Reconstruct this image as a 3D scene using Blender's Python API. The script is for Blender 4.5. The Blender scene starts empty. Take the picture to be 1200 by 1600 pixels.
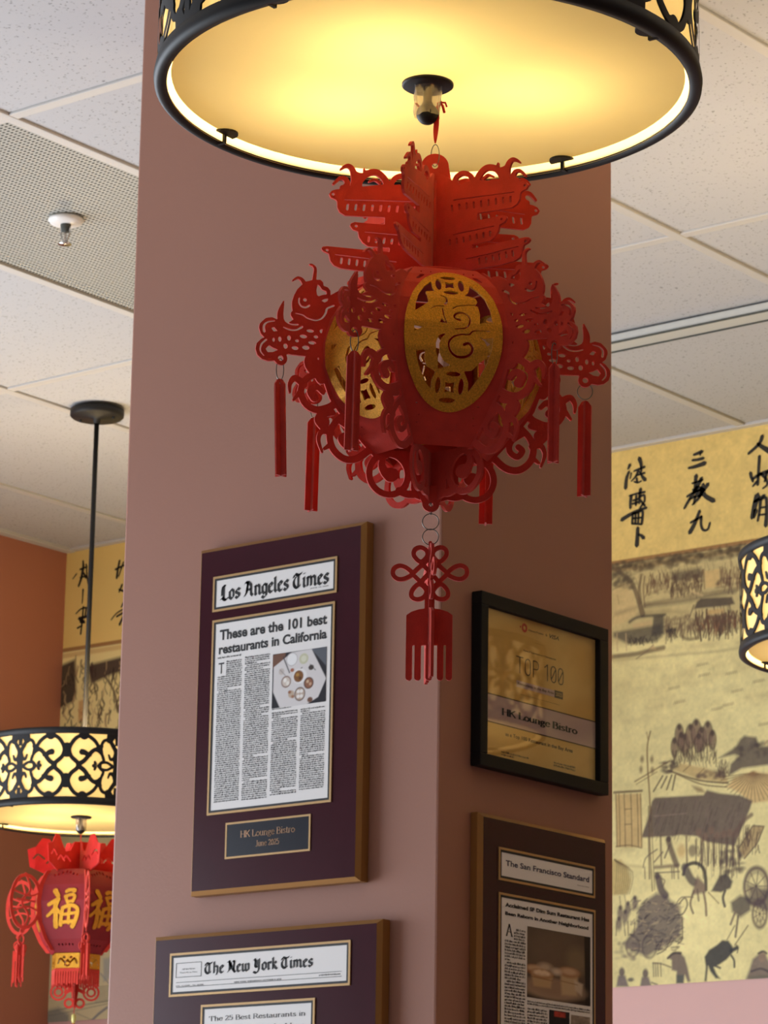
import bpy, bmesh, math, random
import numpy as np
from mathutils import Matrix, Vector

random.seed(7)
RNG = np.random.default_rng(11)
SC = bpy.context.scene
COL = SC.collection
H = 1.25                                   # eye height above the floor

# ------------------------------------------------------------------ camera
F_PX, YAW, PITCH, ROLL = 4982.36, math.radians(38.4885), math.radians(14.30489), math.radians(0.92871)
_fw = np.array([-math.sin(YAW)*math.cos(PITCH), math.cos(YAW)*math.cos(PITCH), math.sin(PITCH)])
_r = np.array([math.cos(YAW), math.sin(YAW), 0.0])
_u = np.cross(_r, _fw)
CR = _r*math.cos(ROLL) + _u*math.sin(ROLL)
CU = -_r*math.sin(ROLL) + _u*math.cos(ROLL)
CF = _fw
cam = bpy.data.objects.new('camera', bpy.data.cameras.new('camera'))
COL.objects.link(cam)
cam.data.sensor_fit = 'VERTICAL'
cam.data.sensor_height = 36.0
cam.data.lens = F_PX*36.0/1600.0
cam.data.clip_start = 0.05
cam.matrix_world = Matrix(((CR[0], CU[0], -CF[0], 0), (CR[1], CU[1], -CF[1], 0), (CR[2], CU[2], -CF[2], H), (0, 0, 0, 1)))
cam.data.dof.use_dof = True
cam.data.dof.focus_distance = 2.72
cam.data.dof.aperture_fstop = 50.0
SC.camera = cam

# ------------------------------------------------------------------ light and exposure
SC.view_settings.view_transform = 'Standard'
SC.view_settings.look = 'None'
SC.view_settings.exposure = 0.0
SC.view_settings.gamma = 1.0
SC.view_settings.use_curve_mapping = False
SC.cycles.use_denoising = True
SC.cycles.max_bounces = 8
SC.cycles.transparent_max_bounces = 12
SC.cycles.caustics_reflective = False
SC.cycles.caustics_refractive = False
SC.cycles.sample_clamp_indirect = 6.0

world = bpy.data.worlds.new('world')
SC.world = world
world.use_nodes = True
world.node_tree.nodes['Background'].inputs[0].default_value = (0.62, 0.76, 1.0, 1)
world.node_tree.nodes['Background'].inputs[1].default_value = 0.18

def area_light(name, loc, aim, sx, sy, power, color):
    l = bpy.data.lights.new(name, 'AREA')
    l.shape = 'RECTANGLE'; l.size = sx; l.size_y = sy; l.energy = power; l.color = color
    o = bpy.data.objects.new(name, l); COL.objects.link(o)
    o.location = loc
    o.rotation_euler = (Vector(aim)-Vector(loc)).to_track_quat('-Z', 'Y').to_euler()
    return o
# daylight and sun through the shop window in the side wall, in front of the column and outside the frame
area_light('window_daylight', (-5.90, 2.36, 1.45), (0.0, 2.55, 1.45), 3.8, 2.0, 215.0, (0.82, 0.90, 1.0))
sun = bpy.data.objects.new('sun', bpy.data.lights.new('sun', 'SUN')); COL.objects.link(sun)
sun.data.energy = 3.2; sun.data.angle = 0.01; sun.data.color = (1.0, 0.96, 0.90)      # reaches only the floor
sun.rotation_euler = Vector((0.75, 0.05, -0.65)).to_track_quat('-Z', 'Y').to_euler()

BULB_W = 5.8
BULB_COL = (1.0, 0.79, 0.50)

# ------------------------------------------------------------------ helpers: points, tags, meshes
def ray(px, py):
    return (px-600)/F_PX*CR + (800-py)/F_PX*CU + CF
def at(px, py, axis, val):
    """the point of the photograph's line of sight on the plane axis = val (world metres)"""
    d = ray(px, py)
    o = np.array([0, 0, H])
    return o + d*((val-o[axis])/d[axis])

def tag(o, label=None, cat=None, group=None, kind=None):
    if label: o['label'] = label
    if cat: o['category'] = cat
    if group: o['group'] = group
    if kind: o['kind'] = kind
    return o
def empty(name, loc, rz=0.0):
    o = bpy.data.objects.new(name, None); COL.objects.link(o)
    o.empty_display_size = 0.05
    o.location = loc; o.rotation_euler = (0, 0, rz)
    return o
def link(name, me, mat, parent=None, smooth=False):
    o = bpy.data.objects.new(name, me); COL.objects.link(o)
    if mat is not None and not me.materials:
        me.materials.append(mat)
    if smooth:
        me.polygons.foreach_set('use_smooth', [True]*len(me.polygons))
    if parent is not None: o.parent = parent
    return o
def mesh_from(name, verts, faces):
    me = bpy.data.meshes.new(name)
    me.from_pydata([tuple(map(float, v)) for v in verts], [], faces)
    me.update()
    return me
def obj(name, verts, faces, mat, parent=None, smooth=False):
    return link(name, mesh_from(name, verts, faces), mat, parent, smooth)

class MB:
    """collects shapes, links them as ONE mesh object"""
    def __init__(s): s.v = []; s.f = []
    def add(s, v, f):
        n = len(s.v); s.v += [tuple(p) for p in v]; s.f += [tuple(i+n for i in q) for q in f]; return s
    def box(s, x0, x1, y0, y1, z0, z1, bev=0.0):
        if bev:
            bm = bmesh.new(); bmesh.ops.create_cube(bm, size=1)
            for v in bm.verts:
                v.co = Vector(((x0+x1)/2+v.co.x*(x1-x0), (y0+y1)/2+v.co.y*(y1-y0), (z0+z1)/2+v.co.z*(z1-z0)))
            bmesh.ops.bevel(bm, geom=bm.edges[:], offset=bev, segments=2, affect='EDGES', profile=0.6)
            bm.verts.index_update()
            s.add([v.co[:] for v in bm.verts], [[v.index for v in f.verts] for f in bm.faces]); bm.free(); return s
        v = [(x, y, z) for z in (z0, z1) for y in (y0, y1) for x in (x0, x1)]
        return s.add(v, [(0, 2, 3, 1), (4, 5, 7, 6), (0, 1, 5, 4), (2, 6, 7, 3), (0, 4, 6, 2), (1, 3, 7, 5)])
    def quad(s, *p): return s.add(p, [tuple(range(len(p)))])
    def lathe(s, prof, n=48, center=(0, 0, 0), closed=False):
        cx, cy, cz = center
        base = len(s.v); m = len(prof)
        for i in range(n):
            a = 2*math.pi*i/n
            for r, z in prof: s.v.append((cx+r*math.cos(a), cy+r*math.sin(a), cz+z))
        for i in range(n):
            j = (i+1) % n
            for k in range(m if closed else m-1):
                l = (k+1) % m
                s.f.append((base+i*m+k, base+j*m+k, base+j*m+l, base+i*m+l))
        return s
    def tube(s, pts, r, n=8, closed=False):
        pts = [Vector(p) for p in pts]; base = len(s.v); N = len(pts); ref = None
        for i, p in enumerate(pts):
            a = pts[(i-1) % N] if (closed or i) else p; b = pts[(i+1) % N] if (closed or i < N-1) else p
            t = (b-a).normalized()
            if ref is None:
                ref = t.orthogonal().normalized()
            ref = (ref - t*ref.dot(t)).normalized(); w = t.cross(ref)
            for k in range(n):
                an = 2*math.pi*k/n
                s.v.append(tuple(p + ref*(r*math.cos(an)) + w*(r*math.sin(an))))
        for i in range(N if closed else N-1):
            j = (i+1) % N
            for k in range(n):
                l = (k+1) % n
                s.f.append((base+i*n+k, base+i*n+l, base+j*n+l, base+j*n+k))
        if not closed:
            s.f.append(tuple(base+k for k in range(n))[::-1]); s.f.append(tuple(base+(N-1)*n+k for k in range(n)))
        return s
    def build(s, name, mat, parent=None, smooth=False):
        return obj(name, s.v, s.f, mat, parent, smooth)

def copy_tree(o, parent=None):
    c = o.copy(); COL.objects.link(c)
    if parent is not None: c.parent = parent
    for ch in list(o.children): copy_tree(ch, c)
    return c

# ------------------------------------------------------------------ materials
def lin(r, g, b):
    f = lambda c: c/12.92 if c <= 0.04045 else ((c+0.055)/1.055)**2.4
    return (f(r/255), f(g/255), f(b/255), 1)
def mat(name, color, rough=0.6, metal=0.0, spec=0.5, bump=None, vary=None, trans=0.0, coat=0.0, sheen=0.0, attr=None):
    m = bpy.data.materials.new(name); m.use_nodes = True
    nt = m.node_tree; b = nt.nodes['Principled BSDF']; out = nt.nodes['Material Output']
    b.inputs['Base Color'].default_value = color
    b.inputs['Roughness'].default_value = rough
    b.inputs['Metallic'].default_value = metal
    b.inputs['Specular IOR Level'].default_value = spec
    b.inputs['Coat Weight'].default_value = coat
    b.inputs['Sheen Weight'].default_value = sheen
    tc = nt.nodes.new('ShaderNodeTexCoord')
    src = None
    if attr:
        a = nt.nodes.new('ShaderNodeVertexColor'); a.layer_name = attr; src = a.outputs['Color']
        nt.links.new(src, b.inputs['Base Color'])
    if vary:                                   # (scale, amount): small uneven colour
        n = nt.nodes.new('ShaderNodeTexNoise'); n.inputs['Scale'].default_value = vary[0]; n.inputs['Detail'].default_value = 6
        nt.links.new(tc.outputs['Object'], n.inputs['Vector'])
        mr = nt.nodes.new('ShaderNodeMapRange'); mr.inputs['From Min'].default_value = 0.3; mr.inputs['From Max'].default_value = 0.7
        mr.inputs['To Min'].default_value = 1-vary[1]; mr.inputs['To Max'].default_value = 1+vary[1]
        nt.links.new(n.outputs['Fac'], mr.inputs['Value'])
        mx = nt.nodes.new('ShaderNodeVectorMath'); mx.operation = 'SCALE'
        if src is not None: nt.links.new(src, mx.inputs[0])
        else: mx.inputs[0].default_value = color[:3]
        nt.links.new(mr.outputs['Result'], mx.inputs['Scale'])
        nt.links.new(mx.outputs['Vector'], b.inputs['Base Color'])
        src = mx.outputs['Vector']
    if bump:                                   # (scale, strength, distance)
        n = nt.nodes.new('ShaderNodeTexNoise'); n.inputs['Scale'].default_value = bump[0]; n.inputs['Detail'].default_value = 5
        nt.links.new(tc.outputs['Object'], n.inputs['Vector'])
        bp = nt.nodes.new('ShaderNodeBump'); bp.inputs['Strength'].default_value = bump[1]; bp.inputs['Distance'].default_value = bump[2]
        nt.links.new(n.outputs['Fac'], bp.inputs['Height'])
        nt.links.new(bp.outputs['Normal'], b.inputs['Normal'])
    if trans:
        t = nt.nodes.new('ShaderNodeBsdfTranslucent'); t.inputs['Color'].default_value = color
        if src is not None: nt.links.new(src, t.inputs['Color'])
        mx = nt.nodes.new('ShaderNodeMixShader'); mx.inputs[0].default_value = trans
        nt.links.new(b.outputs[0], mx.inputs[1]); nt.links.new(t.outputs[0], mx.inputs[2])
        nt.links.new(mx.outputs[0], out.inputs['Surface'])
    return m
def clear_mat(name, ior=1.45, rough=0.02, tint=(1, 1, 1, 1), extra=0.0):
    m = bpy.data.materials.new(name); m.use_nodes = True
    nt = m.node_tree; nt.nodes.remove(nt.nodes['Principled BSDF']); out = nt.nodes['Material Output']
    fr = nt.nodes.new('ShaderNodeLayerWeight'); fr.inputs['Blend'].default_value = 0.5
    pw = nt.nodes.new('ShaderNodeMath'); pw.operation = 'POWER'; pw.inputs[1].default_value = 5.0
    nt.links.new(fr.outputs['Facing'], pw.inputs[0])
    ad = nt.nodes.new('ShaderNodeMath'); ad.operation = 'ADD'; ad.inputs[1].default_value = 0.04+extra; ad.use_clamp = True
    nt.links.new(pw.outputs[0], ad.inputs[0])
    tr = nt.nodes.new('ShaderNodeBsdfTransparent'); tr.inputs[0].default_value = tint
    gl = nt.nodes.new('ShaderNodeBsdfGlossy'); gl.inputs['Roughness'].default_value = rough
    mx = nt.nodes.new('ShaderNodeMixShader')
    nt.links.new(ad.outputs[0], mx.inputs[0]); nt.links.new(tr.outputs[0], mx.inputs[1]); nt.links.new(gl.outputs[0], mx.inputs[2])
    nt.links.new(mx.outputs[0], out.inputs['Surface'])
    return m

M = {}
PAINT = lin(162, 115, 97)
M['paint'] = mat('salmon_paint', PAINT, 0.55, spec=0.35, bump=(260, 0.25, 0.0006), vary=(2.0, 0.03))
M['terracotta'] = mat('terracotta_paint', lin(176, 114, 90), 0.55, spec=0.3, bump=(260, 0.25, 0.0006), vary=(2.0, 0.03))
M['pink_paint'] = mat('pale_pink_paint', lin(224, 180, 172), 0.55, spec=0.3, bump=(260, 0.25, 0.0006), vary=(2.0, 0.03))
M['black'] = mat('black_metal', lin(26, 25, 25), 0.55, spec=0.35)
M['shade'] = mat('cream_shade', (0.74, 0.59, 0.29, 1), 0.7, trans=0.165, spec=0.2)
M['diffuser'] = mat('cream_diffuser', (0.56, 0.455, 0.20, 1), 0.45, trans=0.175, vary=(9, 0.03), spec=0.4)
M['white_bar'] = mat('grid_white', lin(196, 193, 188), 0.5)
M['rail'] = mat('rail_grey', lin(196, 198, 194), 0.4)
M['grille'] = mat('grille_grey', lin(168, 168, 160), 0.5)
M['dark'] = mat('dark_void', lin(78, 80, 75), 0.9)
M['chrome'] = mat('chrome', lin(210, 208, 204), 0.2, metal=1.0)
M['white_enamel'] = mat('white_enamel', lin(232, 228, 222), 0.35)
M['wire'] = mat('steel_wire', lin(120, 116, 108), 0.35, metal=1.0)
M['felt'] = mat('red_felt', (0.68, 0.055, 0.036, 1), 0.9, spec=0.15, bump=(900, 0.5, 0.0006), vary=(60, 0.10), trans=0.02, sheen=0.2)
M['red_in_shade'] = mat('shaded_red', (0.27, 0.016, 0.022, 1), 0.55, spec=0.3, vary=(40, 0.06))  # darker red: the backlit shade of the second lantern's panels, put into the colour
M['felt_light'] = mat('light_red_felt', lin(226, 52, 50), 0.9, spec=0.15, vary=(60, 0.08), trans=0.25, sheen=0.25)
M['gold'] = mat('gold_glitter', lin(226, 164, 56), 0.42, metal=0.85, bump=(1400, 0.9, 0.0012), vary=(700, 0.22))
M['ribbon'] = mat('red_ribbon', lin(222, 46, 30), 0.6, trans=0.3)
M['floor'] = mat('floor_tile', lin(176, 162, 148), 0.5, vary=(3, 0.1))
M['burgundy'] = mat('burgundy_laminate', lin(62, 22, 32), 0.24, spec=0.22, vary=(30, 0.06), coat=0.0)
M['brass'] = mat('brushed_brass_edge', lin(160, 118, 66), 0.42, metal=0.5)
M['gilt'] = mat('gilt_line', lin(188, 150, 98), 0.45, metal=0.3)
M['ink'] = mat('black_ink', lin(24, 23, 24), 0.6)
M['blue_ink'] = mat('navy_ink', lin(30, 34, 70), 0.6)
M['paper'] = mat('newsprint', lin(244, 242, 240), 0.6, spec=0.3)
M['plate'] = mat('black_plate', lin(16, 22, 34), 0.25)
M['plate_text'] = mat('copper_lettering', lin(206, 158, 118), 0.4)
M['frame_black'] = mat('black_wood_frame', lin(18, 16, 15), 0.55, spec=0.2)
M['gold_card'] = mat('gold_card', lin(226, 182, 96), 0.35, metal=0.15, vary=(5, 0.03))
M['pink_card'] = mat('pink_band', lin(206, 176, 168), 0.5)
M['sienna_ink'] = mat('brown_ink', lin(76, 50, 28), 0.6)
M['red_ink'] = mat('red_ink', lin(206, 62, 44), 0.5)
M['glass'] = clear_mat('picture_glass', 1.5, 0.015, extra=0.02)
M['plastic'] = clear_mat('clear_plastic_wrap', 1.5, 0.12, tint=(0.93, 0.90, 0.88, 1), extra=0.18)
def milky(m, f):
    nt = m.node_tree; out = nt.nodes['Material Output']; src = out.inputs['Surface'].links[0].from_socket
    d = nt.nodes.new('ShaderNodeBsdfDiffuse'); d.inputs[0].default_value = lin(214, 196, 186)
    mx = nt.nodes.new('ShaderNodeMixShader'); mx.inputs[0].default_value = f
    nt.links.new(src, mx.inputs[1]); nt.links.new(d.outputs[0], mx.inputs[2]); nt.links.new(mx.outputs[0], out.inputs['Surface'])
milky(M['plastic'], 0.22)
M['calligraphy'] = mat('brush_ink', lin(38, 34, 26), 0.7)
M['vcol'] = mat('printed_colour', (0.5, 0.5, 0.5, 1), 0.65, spec=0.25, attr='paint')

def tile_material():
    m = mat('acoustic_tile', lin(214, 206, 196), 0.9, spec=0.1)
    nt = m.node_tree; b = nt.nodes['Principled BSDF']
    tc = nt.nodes.new('ShaderNodeTexCoord')
    geo = nt.nodes.new('ShaderNodeNewGeometry')
    v = nt.nodes.new('ShaderNodeTexVoronoi'); v.inputs['Scale'].default_value = 95; v.inputs['Randomness'].default_value = 1
    n = nt.nodes.new('ShaderNodeTexNoise'); n.inputs['Scale'].default_value = 130; n.inputs['Detail'].default_value = 3
    nt.links.new(geo.outputs['Position'], v.inputs['Vector']); nt.links.new(geo.outputs['Position'], n.inputs['Vector'])
    r = nt.nodes.new('ShaderNodeMapRange'); r.inputs['From Min'].default_value = 0.10; r.inputs['From Max'].default_value = 0.20
    nt.links.new(v.outputs['Distance'], r.inputs['Value'])
    r2 = nt.nodes.new('ShaderNodeMapRange'); r2.inputs['From Min'].default_value = 0.26; r2.inputs['From Max'].default_value = 0.36
    nt.links.new(n.outputs['Fac'], r2.inputs['Value'])
    mn = nt.nodes.new('ShaderNodeMath'); mn.operation = 'MINIMUM'
    nt.links.new(r.outputs[0], mn.inputs[0]); nt.links.new(r2.outputs[0], mn.inputs[1])
    mx = nt.nodes.new('ShaderNodeMix'); mx.data_type = 'RGBA'
    mx.inputs['A'].default_value = lin(136, 134, 133); mx.inputs['B'].default_value = lin(188, 188, 189)
    nt.links.new(mn.outputs[0], mx.inputs['Factor']); nt.links.new(mx.outputs['Result'], b.inputs['Base Color'])
    bp = nt.nodes.new('ShaderNodeBump'); bp.inputs['Strength'].default_value = 0.25; bp.inputs['Distance'].default_value = 0.001
    nt.links.new(mn.outputs[0], bp.inputs['Height']); nt.links.new(bp.outputs['Normal'], b.inputs['Normal'])
    return m
M['tile'] = tile_material()

# ------------------------------------------------------------------ 2D shapes from strokes, cut sheets
def smooth_pts(pts, n=6, closed=False):
    """Catmull-Rom through pts (any number of columns)"""
    P = np.array(pts, float); N = len(P)
    if N < 3: return P
    out = []
    for i in range(N if closed else N-1):
        p1, p2 = P[i], P[(i+1) % N]
        p0 = P[(i-1) % N] if (closed or i) else p1
        p3 = P[(i+2) % N] if (closed or i+2 < N) else p2
        for k in range(n):
            t = k/n
            out.append(0.5*((2*p1)+(-p0+p2)*t+(2*p0-5*p1+4*p2-p3)*t*t+(-p0+3*p1-3*p2+p3)*t**3))
    if not closed: out.append(P[-1])
    return np.array(out)

class Sheet:
    """a signed distance field on a grid, cut by strokes and polygons, turned into a flat mesh"""
    def __init__(s, x0, x1, y0, y1, cell):
        s.x = np.arange(x0, x1+cell, cell); s.y = np.arange(y0, y1+cell, cell); s.c = cell
        s.X, s.Y = np.meshgrid(s.x, s.y); s.D = np.full(s.X.shape, 1e3)
    def _win(s, P, m):
        i0 = max(0, np.searchsorted(s.x, P[:, 0].min()-m)); i1 = np.searchsorted(s.x, P[:, 0].max()+m)
        j0 = max(0, np.searchsorted(s.y, P[:, 1].min()-m)); j1 = np.searchsorted(s.y, P[:, 1].max()+m)
        return slice(j0, j1), slice(i0, i1)
    def _apply(s, w, d, cut):
        s.D[w] = np.maximum(s.D[w], -d) if cut else np.minimum(s.D[w], d)
    def stroke(s, pts, w, w2=None, cut=False, smooth=True, closed=False):
        """pts (x, y), width w at the start and w2 at the end"""
        P = np.array(pts, float)
        W = np.linspace(w, w if w2 is None else w2, len(P)) if not isinstance(w, (list, tuple)) else np.array(w, float)
        P = np.column_stack([P, W])
        if smooth: P = smooth_pts(P, 6, closed)
        if closed: P = np.vstack([P, P[:1]])
        win = s._win(P, P[:, 2].max()+4*s.c)
        X, Y = s.X[win], s.Y[win]
        if X.size == 0: return s
        d = np.full(X.shape, 1e3)
        for a, b in zip(P[:-1], P[1:]):
            ab = b[:2]-a[:2]; L = ab@ab
            t = np.clip(((X-a[0])*ab[0]+(Y-a[1])*ab[1])/L, 0, 1) if L > 1e-12 else np.zeros_like(X)
            d = np.minimum(d, np.hypot(X-a[0]-t*ab[0], Y-a[1]-t*ab[1]) - 0.5*(a[2]+t*(b[2]-a[2])))
        s._apply(win, d, cut); return s
    def poly(s, pts, cut=False, smooth=False):
        P = np.array(pts, float)
        if smooth: P = smooth_pts(P, 5, True)
        win = s._win(P, 4*s.c); X, Y = s.X[win], s.Y[win]
        if X.size == 0: return s
        d = np.full(X.shape, 1e3); ins = np.zeros(X.shape, bool)
        for a, b in zip(P, np.roll(P, -1, 0)):
            ab = b-a; L = max(ab@ab, 1e-12)
            t = np.clip(((X-a[0])*ab[0]+(Y-a[1])*ab[1])/L, 0, 1)
            d = np.minimum(d, np.hypot(X-a[0]-t*ab[0], Y-a[1]-t*ab[1]))
            c = (a[1] > Y) != (b[1] > Y)
            with np.errstate(divide='ignore', invalid='ignore'):
                ins ^= c & (X < (b[0]-a[0])*(Y-a[1])/(b[1]-a[1]+1e-15)+a[0])
        s._apply(win, np.where(ins, -d, d), cut); return s
    def ellipse(s, cx, cy, a, b=None, cut=False, rot=0.0):
        b = a if b is None else b
        P = np.array([[cx-max(a, b), cy-max(a, b)], [cx+max(a, b), cy+max(a, b)]]); win = s._win(P, 4*s.c)
        X, Y = s.X[win]-cx, s.Y[win]-cy
        if X.size == 0: return s
        c, n = math.cos(rot), math.sin(rot)
        q = np.hypot((X*c+Y*n)/a, (-X*n+Y*c)/b)
        s._apply(win, (q-1)*min(a, b), cut); return s
    def tri(s):
        """(points Nx2, faces) of the inside, clipped along the zero line"""
        D = np.clip(s.D, -4*s.c, 4*s.c); ny, nx = D.shape
        D = np.where(np.abs(D) < 1e-9*s.c, 1e-7*s.c, D)
        ins = D < 0
        ids = {}; pts = []; faces = []
        def corner(j, i):
            k = (0, j, i)
            if k not in ids: ids[k] = len(pts); pts.append((s.x[i], s.y[j]))
            return ids[k]
        def edge(j, i, j2, i2):
            if (j2, i2) < (j, i): j, i, j2, i2 = j2, i2, j, i
            k = (1, j, i, j2, i2)
            if k not in ids:
                t = D[j, i]/(D[j, i]-D[j2, i2]); t = min(max(t, 0.03), 0.97)
                ids[k] = len(pts); pts.append((s.x[i]+t*(s.x[i2]-s.x[i]), s.y[j]+t*(s.y[j2]-s.y[j])))
            return ids[k]
        cnt = ins[:-1, :-1].astype(int)+ins[1:, :-1]+ins[:-1, 1:]+ins[1:, 1:]
        for j, i in zip(*np.nonzero(cnt)):
            cs = ((j, i), (j, i+1), (j+1, i+1), (j+1, i))
            if cnt[j, i] == 4:
                faces.append(tuple(corner(*c) for c in cs)); continue
            f = []
            for k in range(4):
                a, b = cs[k], cs[(k+1) % 4]
                if ins[a]: f.append(corner(*a))
                if ins[a] != ins[b]: f.append(edge(*a, *b))
            if len(f) >= 3: faces.append(tuple(f))
        return np.array(pts), faces
    def solid(s, fn):
        """fn(P Nx2, side +-1) -> Nx3; both faces and the cut edge"""
        P, fs = s.tri()
        A, B = fn(P, 1.0), fn(P, -1.0); n = len(P)
        cnt = {}
        for f in fs:
            for a, b in zip(f, f[1:]+f[:1]):
                cnt[(a, b)] = 1
        side = [(b, a, a+n, b+n) for (a, b) in cnt if (b, a) not in cnt]
        faces = [f for f in fs] + [tuple(i+n for i in f[::-1]) for f in fs] + side
        return np.vstack([A, B]), faces

# ------------------------------------------------------------------ the room
ZC = H+2.035                                # underside of the ceiling
XL, YB, XR, YF = -5.958, 6.105, 2.4, -2.7
def struct(name, mb, m, label=None, parent=None):
    o = mb.build(name, m, parent)
    if parent is None: o['kind'] = 'structure'
    if label: o['label'] = label
    return o
struct('floor', MB().box(XL-.1, XR+.1, YF, YB+.1, -.1, 0), M['floor'], 'floor of the restaurant, below the frame')
struct('wall_back', MB().box(XL-.1, XR+.1, YB, YB+.1, 0, ZC+.1), M['pink_paint'], 'pale pink back wall below and behind the painted mural')
WY0, WY1, WZ0, WZ1 = .42, 4.32, .40, 2.48
struct('wall_left', MB().box(XL-.1, XL, WY1, YB, 0, ZC+.1).box(XL-.1, XL, YF, WY0, 0, ZC+.1).box(XL-.1, XL, WY0, WY1, 0, WZ0).box(XL-.1, XL, WY0, WY1, WZ1, ZC+.1), M['terracotta'], 'plain terracotta coloured side wall beyond the hanging lamp')
win = struct('window_1', MB().box(XL-.08, XL-.03, WY0, WY0+.05, WZ0, WZ1).box(XL-.08, XL-.03, WY1-.05, WY1, WZ0, WZ1).box(XL-.08, XL-.03, WY0, WY1, WZ0, WZ0+.05).box(XL-.08, XL-.03, WY0, WY1, WZ1-.05, WZ1), M['black'], 'shop window in the side wall, outside the frame')
struct('wall_right', MB().box(XR, XR+.1, YF, YB, 0, ZC+.1), M['paint'], 'salmon painted side wall, outside the frame')
CX0, CX1, CY0, CY1 = -3.1908, -2.5933, 3.3898, 3.8072
struct('column', MB().box(CX0, CX1, CY0, CY1, 0, ZC+.004, 0.0035), M['paint'], 'square salmon painted column carrying the framed press clippings')
# ceiling: slab, tiles, T bars, one perforated panel
ceil = struct('ceiling', MB().box(XL-.1, XR+.1, YF, YB+.1, ZC+.06, ZC+.12), M['white_enamel'], 'suspended ceiling of speckled white acoustic tiles in a metal grid')
xe = [XL, -5.602, -4.988, -4.372, -3.785, -3.180, -2.558]
while xe[-1] < XR-.3: xe.append(xe[-1]+.61)
xe[-1] = XR
ye = [YB, 4.894, 3.687]
while ye[-1] > YF+.4: ye.append(ye[-1]-1.208)
ye[-1] = YF
BAR = .012
tile_me = {}
for i in range(len(xe)-1):
    for j in range(len(ye)-1):
        x0, x1, y0, y1 = xe[i]+BAR, xe[i+1]-BAR, ye[j+1]+BAR, ye[j]-BAR
        if i == 3 and j == 1: continue      # the perforated panel
        w, d = round(x1-x0, 3), round(y1-y0, 3)
        if (w, d) not in tile_me:
            tile_me[(w, d)] = mesh_from('tile', *(lambda b: (b.v, b.f))(MB().box(-w/2, w/2, -d/2, d/2, 0, .018, .003)))
        t = link('tile', tile_me[(w, d)], M['tile'], ceil)
        t.location = ((x0+x1)/2, (y0+y1)/2, ZC+.005)
for x in xe[1:-1]: MB().box(x-BAR, x+BAR, YF, YB, ZC, ZC+.012, .002).build('grid_bar', M['white_bar'], ceil)
for y in ye[1:-1]: MB().box(XL, XR, y-BAR, y+BAR, ZC+.001, ZC+.011, .002).build('grid_bar', M['white_bar'], ceil)
MB().box(XL, XL+.03, YF, YB, ZC-.004, ZC+.012, .002).build('wall_angle', M['white_bar'], ceil)
MB().box(XL, XR, YB-.022, YB, ZC-.002, ZC+.012, .002).build('wall_angle', M['white_bar'], ceil)
def perforated():
    x0, x1, y0, y1 = xe[3]+BAR, xe[4]-BAR, ye[2]+BAR, ye[1]-BAR
    nx, ny = 48, 132
    px, py = (x1-x0)/nx, (y1-y0)/ny
    gx = np.sort(np.concatenate([x0+px*(np.arange(nx)+.24), x0+px*(np.arange(nx)+.76), [x0, x1]]))
    gy = np.sort(np.concatenate([y0+py*(np.arange(ny)+.27), y0+py*(np.arange(ny)+.73), [y0, y1]]))
    v = [(x, y, ZC+.006) for y in gy for x in gx]; n = len(gx)
    f = [(j*n+i, (j+1)*n+i, (j+1)*n+i+1, j*n+i+1) for j in range(len(gy)-1) for i in range(n-1) if not (i % 2 and j % 2)]
    o = obj('perforated_sheet', v, f, M['grille'], ceil); o['label'] = 'grey perforated metal air return panel'
    MB().box(x0, x1, y0, y1, ZC+.022, ZC+.026).build('panel_backing', M['dark'], ceil)
perforated()
# rail fixed under the ceiling, parallel to the back wall
rail = struct('trim_1', MB().box(-4.3, XR-.01, 5.327, 5.380, ZC-.020, ZC-.001, .003), M['rail'], 'pale grey metal track fixed under the ceiling')
MB().box(-4.3, XR-.01, 5.3245, 5.3268, ZC-.0225, ZC-.0185).build('track_lip', M['dark'], rail)
MB().box(-4.3, XR-.01, 5.3802, 5.3825, ZC-.0225, ZC-.0185).build('track_lip', M['dark'], rail)

# sprinkler head on the perforated panel
p = at(103, 345, 2, ZC)
sp = empty('sprinkler_head', (p[0], p[1], ZC))
tag(sp, 'small chrome fire sprinkler head in the grey perforated ceiling panel', 'sprinkler')
MB().lathe([(.010, .004), (.033, .004), (.034, .000), (.030, -.005), (.016, -.008), (.010, -.008)], 32).build('escutcheon', M['white_enamel'], sp, True)
MB().lathe([(.0001, -.022), (.008, -.022), (.010, -.012), (.010, .002)], 20).build('sprinkler_body', M['dark'], sp, True)
MB().tube([(-.010, 0, -.014), (-.012, 0, -.026), (-.004, 0, -.042), (0, 0, -.045)], .0018).tube([(.010, 0, -.014), (.012, 0, -.026), (.004, 0, -.042), (0, 0, -.045)], .0018).build('yoke_arm', M['chrome'], sp, True)
MB().lathe([(.0001, -.0445), (.012, -.0455), (.013, -.0475), (.0001, -.0475)], 20).build('deflector', M['chrome'], sp, True)
MB().lathe([(.0001, -.042), (.0028, -.040), (.0028, -.024), (.0001, -.022)], 12).build('glass_bulb', M['plastic'], sp, True)

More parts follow.
